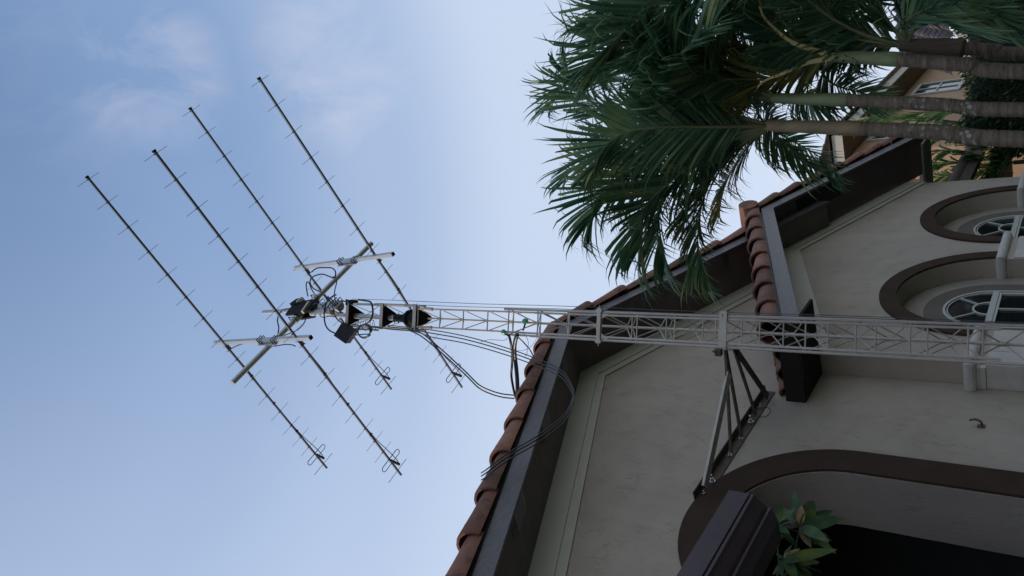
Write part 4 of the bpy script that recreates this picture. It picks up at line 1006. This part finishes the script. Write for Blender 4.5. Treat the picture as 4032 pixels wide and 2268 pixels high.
# ------------------------------------------------------------------ neighbouring house
nh = thing('neighbour_house', (32, 9, 0), 'peach stucco house with pale fascias seen past the palm trunks', 'house')
YE, ZE = 6.5, 9.0
e0 = onZ(3594, 259, ZE); e1 = onZ(3313, 527, ZE)
ye = (e0.y + e1.y) / 2; xc = e1.x
MB().box((xc + .9, ye + .9, 0), (46, ye + 10, ZE - .02)).build('wall', M['peach'], nh)
mb = MB(); mb.box((xc, ye, ZE), (46.5, ye + 10.5, ZE + .05)); mb.build('soffit', M['neigh_soffit'], nh)
mb = MB(); mb.box((xc - .05, ye - .05, ZE - .03), (46.5, ye - .002, ZE + .32)); mb.box((xc - .05, ye - .001, ZE - .03), (xc - .002, ye + 10.5, ZE + .32)); mb.build('fascia', M['neigh_fascia'], nh)
mb = MB()
f = field(0, 0, .4, 1, 6, 0, 18, .4)
mb.add([V((xc - .2 + q.y, ye - .2 + (6 - q.x), ZE + .36 + q.z + 2.4)) for q in f.v], f.f)
mb.add([(xc - .2, ye - .2, ZE + .36), (xc - .2, ye + 10.7, ZE + .36), (xc + 5.5, ye + 5.8, ZE + 2.8)], [(0, 1, 2)])
mb.build('roof', M['neigh_tile'], nh, smooth=True)
def nwin(x0, x1, z0, z1, Y):
    fr = MB(); fr.prism([(x0, z0), (x1, z0), (x1, z1), (x0, z1)], [[(x0 + .14, z0 + .14), (x1 - .14, z0 + .14), (x1 - .14, z1 - .14), (x0 + .14, z1 - .14)]], XZf(Y), -.08, -.003)
    fr.box(((x0 + x1) / 2 - .05, Y - .06, z0 + .14), ((x0 + x1) / 2 + .05, Y - .003, z1 - .14)); fr.box((x0 + .14, Y - .055, (z0 + z1) / 2 - .03), (x1 - .14, Y - .003, (z0 + z1) / 2 + .03))
    wn = fr.build('window', M['white'], nh)
    MB().box((x0 + .12, Y - .02, z0 + .12), (x1 - .12, Y - .004, z1 - .12)).build('pane', M['glass'], wn)
YNW = ye + .9
pa = onY(3586, 378, YNW); pb_ = onY(3775, 318, YNW); nwin(min(pa.x, pb_.x) - .2, max(pa.x, pb_.x) + .1, pb_.z - .3, pa.z, YNW)
pa = onY(3423, 550, YNW); pb_ = onY(3530, 530, YNW); nwin(pa.x - .4, pa.x + 1.6, pb_.z - .4, pa.z, YNW)
# lower front block with its own eave, facing the camera
XB = 26.0
q0 = onX(3797, 66, XB); q1 = onX(3797, 165, XB)
zb = q1.z + .1
MB().box((XB + .8, -6, 0), (XB + 9, q1.y + .2, zb)).build('wall', M['peach'], nh)
mb = MB(); mb.box((XB, -6.5, zb), (XB + 9, q1.y + .9, zb + .05)); mb.box((XB - .05, -6.5, zb - .25), (XB - .002, q1.y + .9, zb + .05)); mb.build('fascia', M['neigh_fascia'], nh)
mb = MB(); f = field(0, 0, .5, 1, 5, 0, q1.y + 7.4, .4)
mb.add([V((XB - .15 + 5 - q.x, -6.5 + q.y, zb + .12 + q.z + 2.5)) for q in f.v], f.f); mb.build('roof', M['neigh_tile'], nh, smooth=True)

# conifer hedge in front of it
def leafy(name, loc, lo, hi, nleaf, size, label, cat, mats, seed, lump=.35):
    rnd = random.Random(seed); t = thing(name, loc, label, cat)
    mb = MB(); cx, cy, cz_ = [(lo[i] + hi[i]) / 2 for i in range(3)]
    hx, hy, hz_ = [(hi[i] - lo[i]) / 2 for i in range(3)]
    core = MB(); n1, n2 = 14, 20; P = []
    for i in range(n1 + 1):
        for j in range(n2):
            a = math.pi * i / n1; bb = 2 * math.pi * j / n2
            v = V((math.sin(a) * math.cos(bb), math.sin(a) * math.sin(bb), math.cos(a)))
            v = V([math.copysign(abs(q) ** .55, q) for q in v]) * (.82 + .15 * mnoise.noise(v * 2 + V((seed, 0, 0))))
            P.append(V((cx + v.x * hx, cy + v.y * hy, cz_ + v.z * hz_)))
    core.add(P, [(i*n2+j, i*n2+(j+1) % n2, (i+1)*n2+(j+1) % n2, (i+1)*n2+j) for i in range(n1) for j in range(n2)])
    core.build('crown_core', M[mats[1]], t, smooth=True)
    for i in range(nleaf):
        v = V((rnd.gauss(0, 1), rnd.gauss(0, 1), rnd.gauss(0, 1))).normalized()
        v = V([math.copysign(abs(q) ** .55, q) for q in v])
        k = .86 + lump * .5 * mnoise.noise(V((v.x * hx, v.y * hy, v.z * hz_)) * .9 + V((seed, 3, 1))) + rnd.uniform(-.10, .07)
        p = V((cx + v.x * hx * k, cy + v.y * hy * k, cz_ + v.z * hz_ * k))
        d = (v + V((rnd.uniform(-1, 1), rnd.uniform(-1, 1), rnd.uniform(-.6, 1)))).normalized(); s_ = d.orthogonal().normalized(); s_ = Quaternion(d, rnd.uniform(0, 6)) @ s_
        Lq = size * rnd.uniform(.6, 1.4)
        mb.add([p, p + d * Lq * .5 + s_ * Lq * .14, p + d * Lq, p + d * Lq * .5 - s_ * Lq * .14], [(0, 1, 2, 3)])
    mb.build('crown', M[mats[0]], t)
    MB().tube([V((cx, cy, 0)), V((cx, cy, cz_))], [.14, .08], 8).build('trunk', M['trunk2'], t)
    return t
h0 = onX(3800, 90, 20.0); h1 = onX(3745, 330, 20.0)
leafy('conifer_tree', (20.4, (h0.y + h1.y) / 2 - .5, 0), (19.4, h0.y - 2.5, -.6), (21.4, h1.y + 2.3, h1.z + .15), 42000, .13, 'dense dark green conifer hedge tree between the palm trunks and the peach house', 'tree', ('hedge', 'hedgecore'), 7)

# areca clump by the side porch
ar = thing('areca_palm', onY(3900, 640, 8.0) * 1.0, 'bright green drooping areca clump between dark gutter and peach wall', 'plant')
ar.location.z = 0
hd = 21.5
for i, c in enumerate(([(3990, 640), (3850, 610), (3760, 590), (3690, 600), (3640, 640)], [(3990, 600), (3840, 570), (3740, 540), (3680, 550), (3650, 590)], [(3990, 680), (3860, 690), (3760, 690), (3690, 700), (3640, 730)], [(3990, 640), (3870, 660), (3780, 640), (3710, 640), (3670, 670)], [(3990, 560), (3880, 520), (3780, 500), (3700, 510), (3660, 545)], [(4010, 570), (3980, 575), (3950, 590), (3930, 620)], [(3960, 480), (3760, 478), (3560, 455), (3400, 470), (3330, 520)], [(3960, 500), (3800, 515), (3640, 500), (3500, 490), (3420, 520)], [(3960, 470), (3860, 440), (3740, 430), (3620, 450), (3560, 500)], [(4030, 600), (4000, 600), (3970, 610), (3950, 640)])):
    P = [at(x, y, hd) for x, y in c]
    if i == 0: b0 = P[0]
    frond(ar, P, .75, 700 + i, npair=46, m='shrub', wd=.05, start=.1, grav=.8, r0=.02)
MB().tube([V((b0.x, b0.y, 0)), b0], [.08, .05], 8).build('stem', M['stem'], ar)
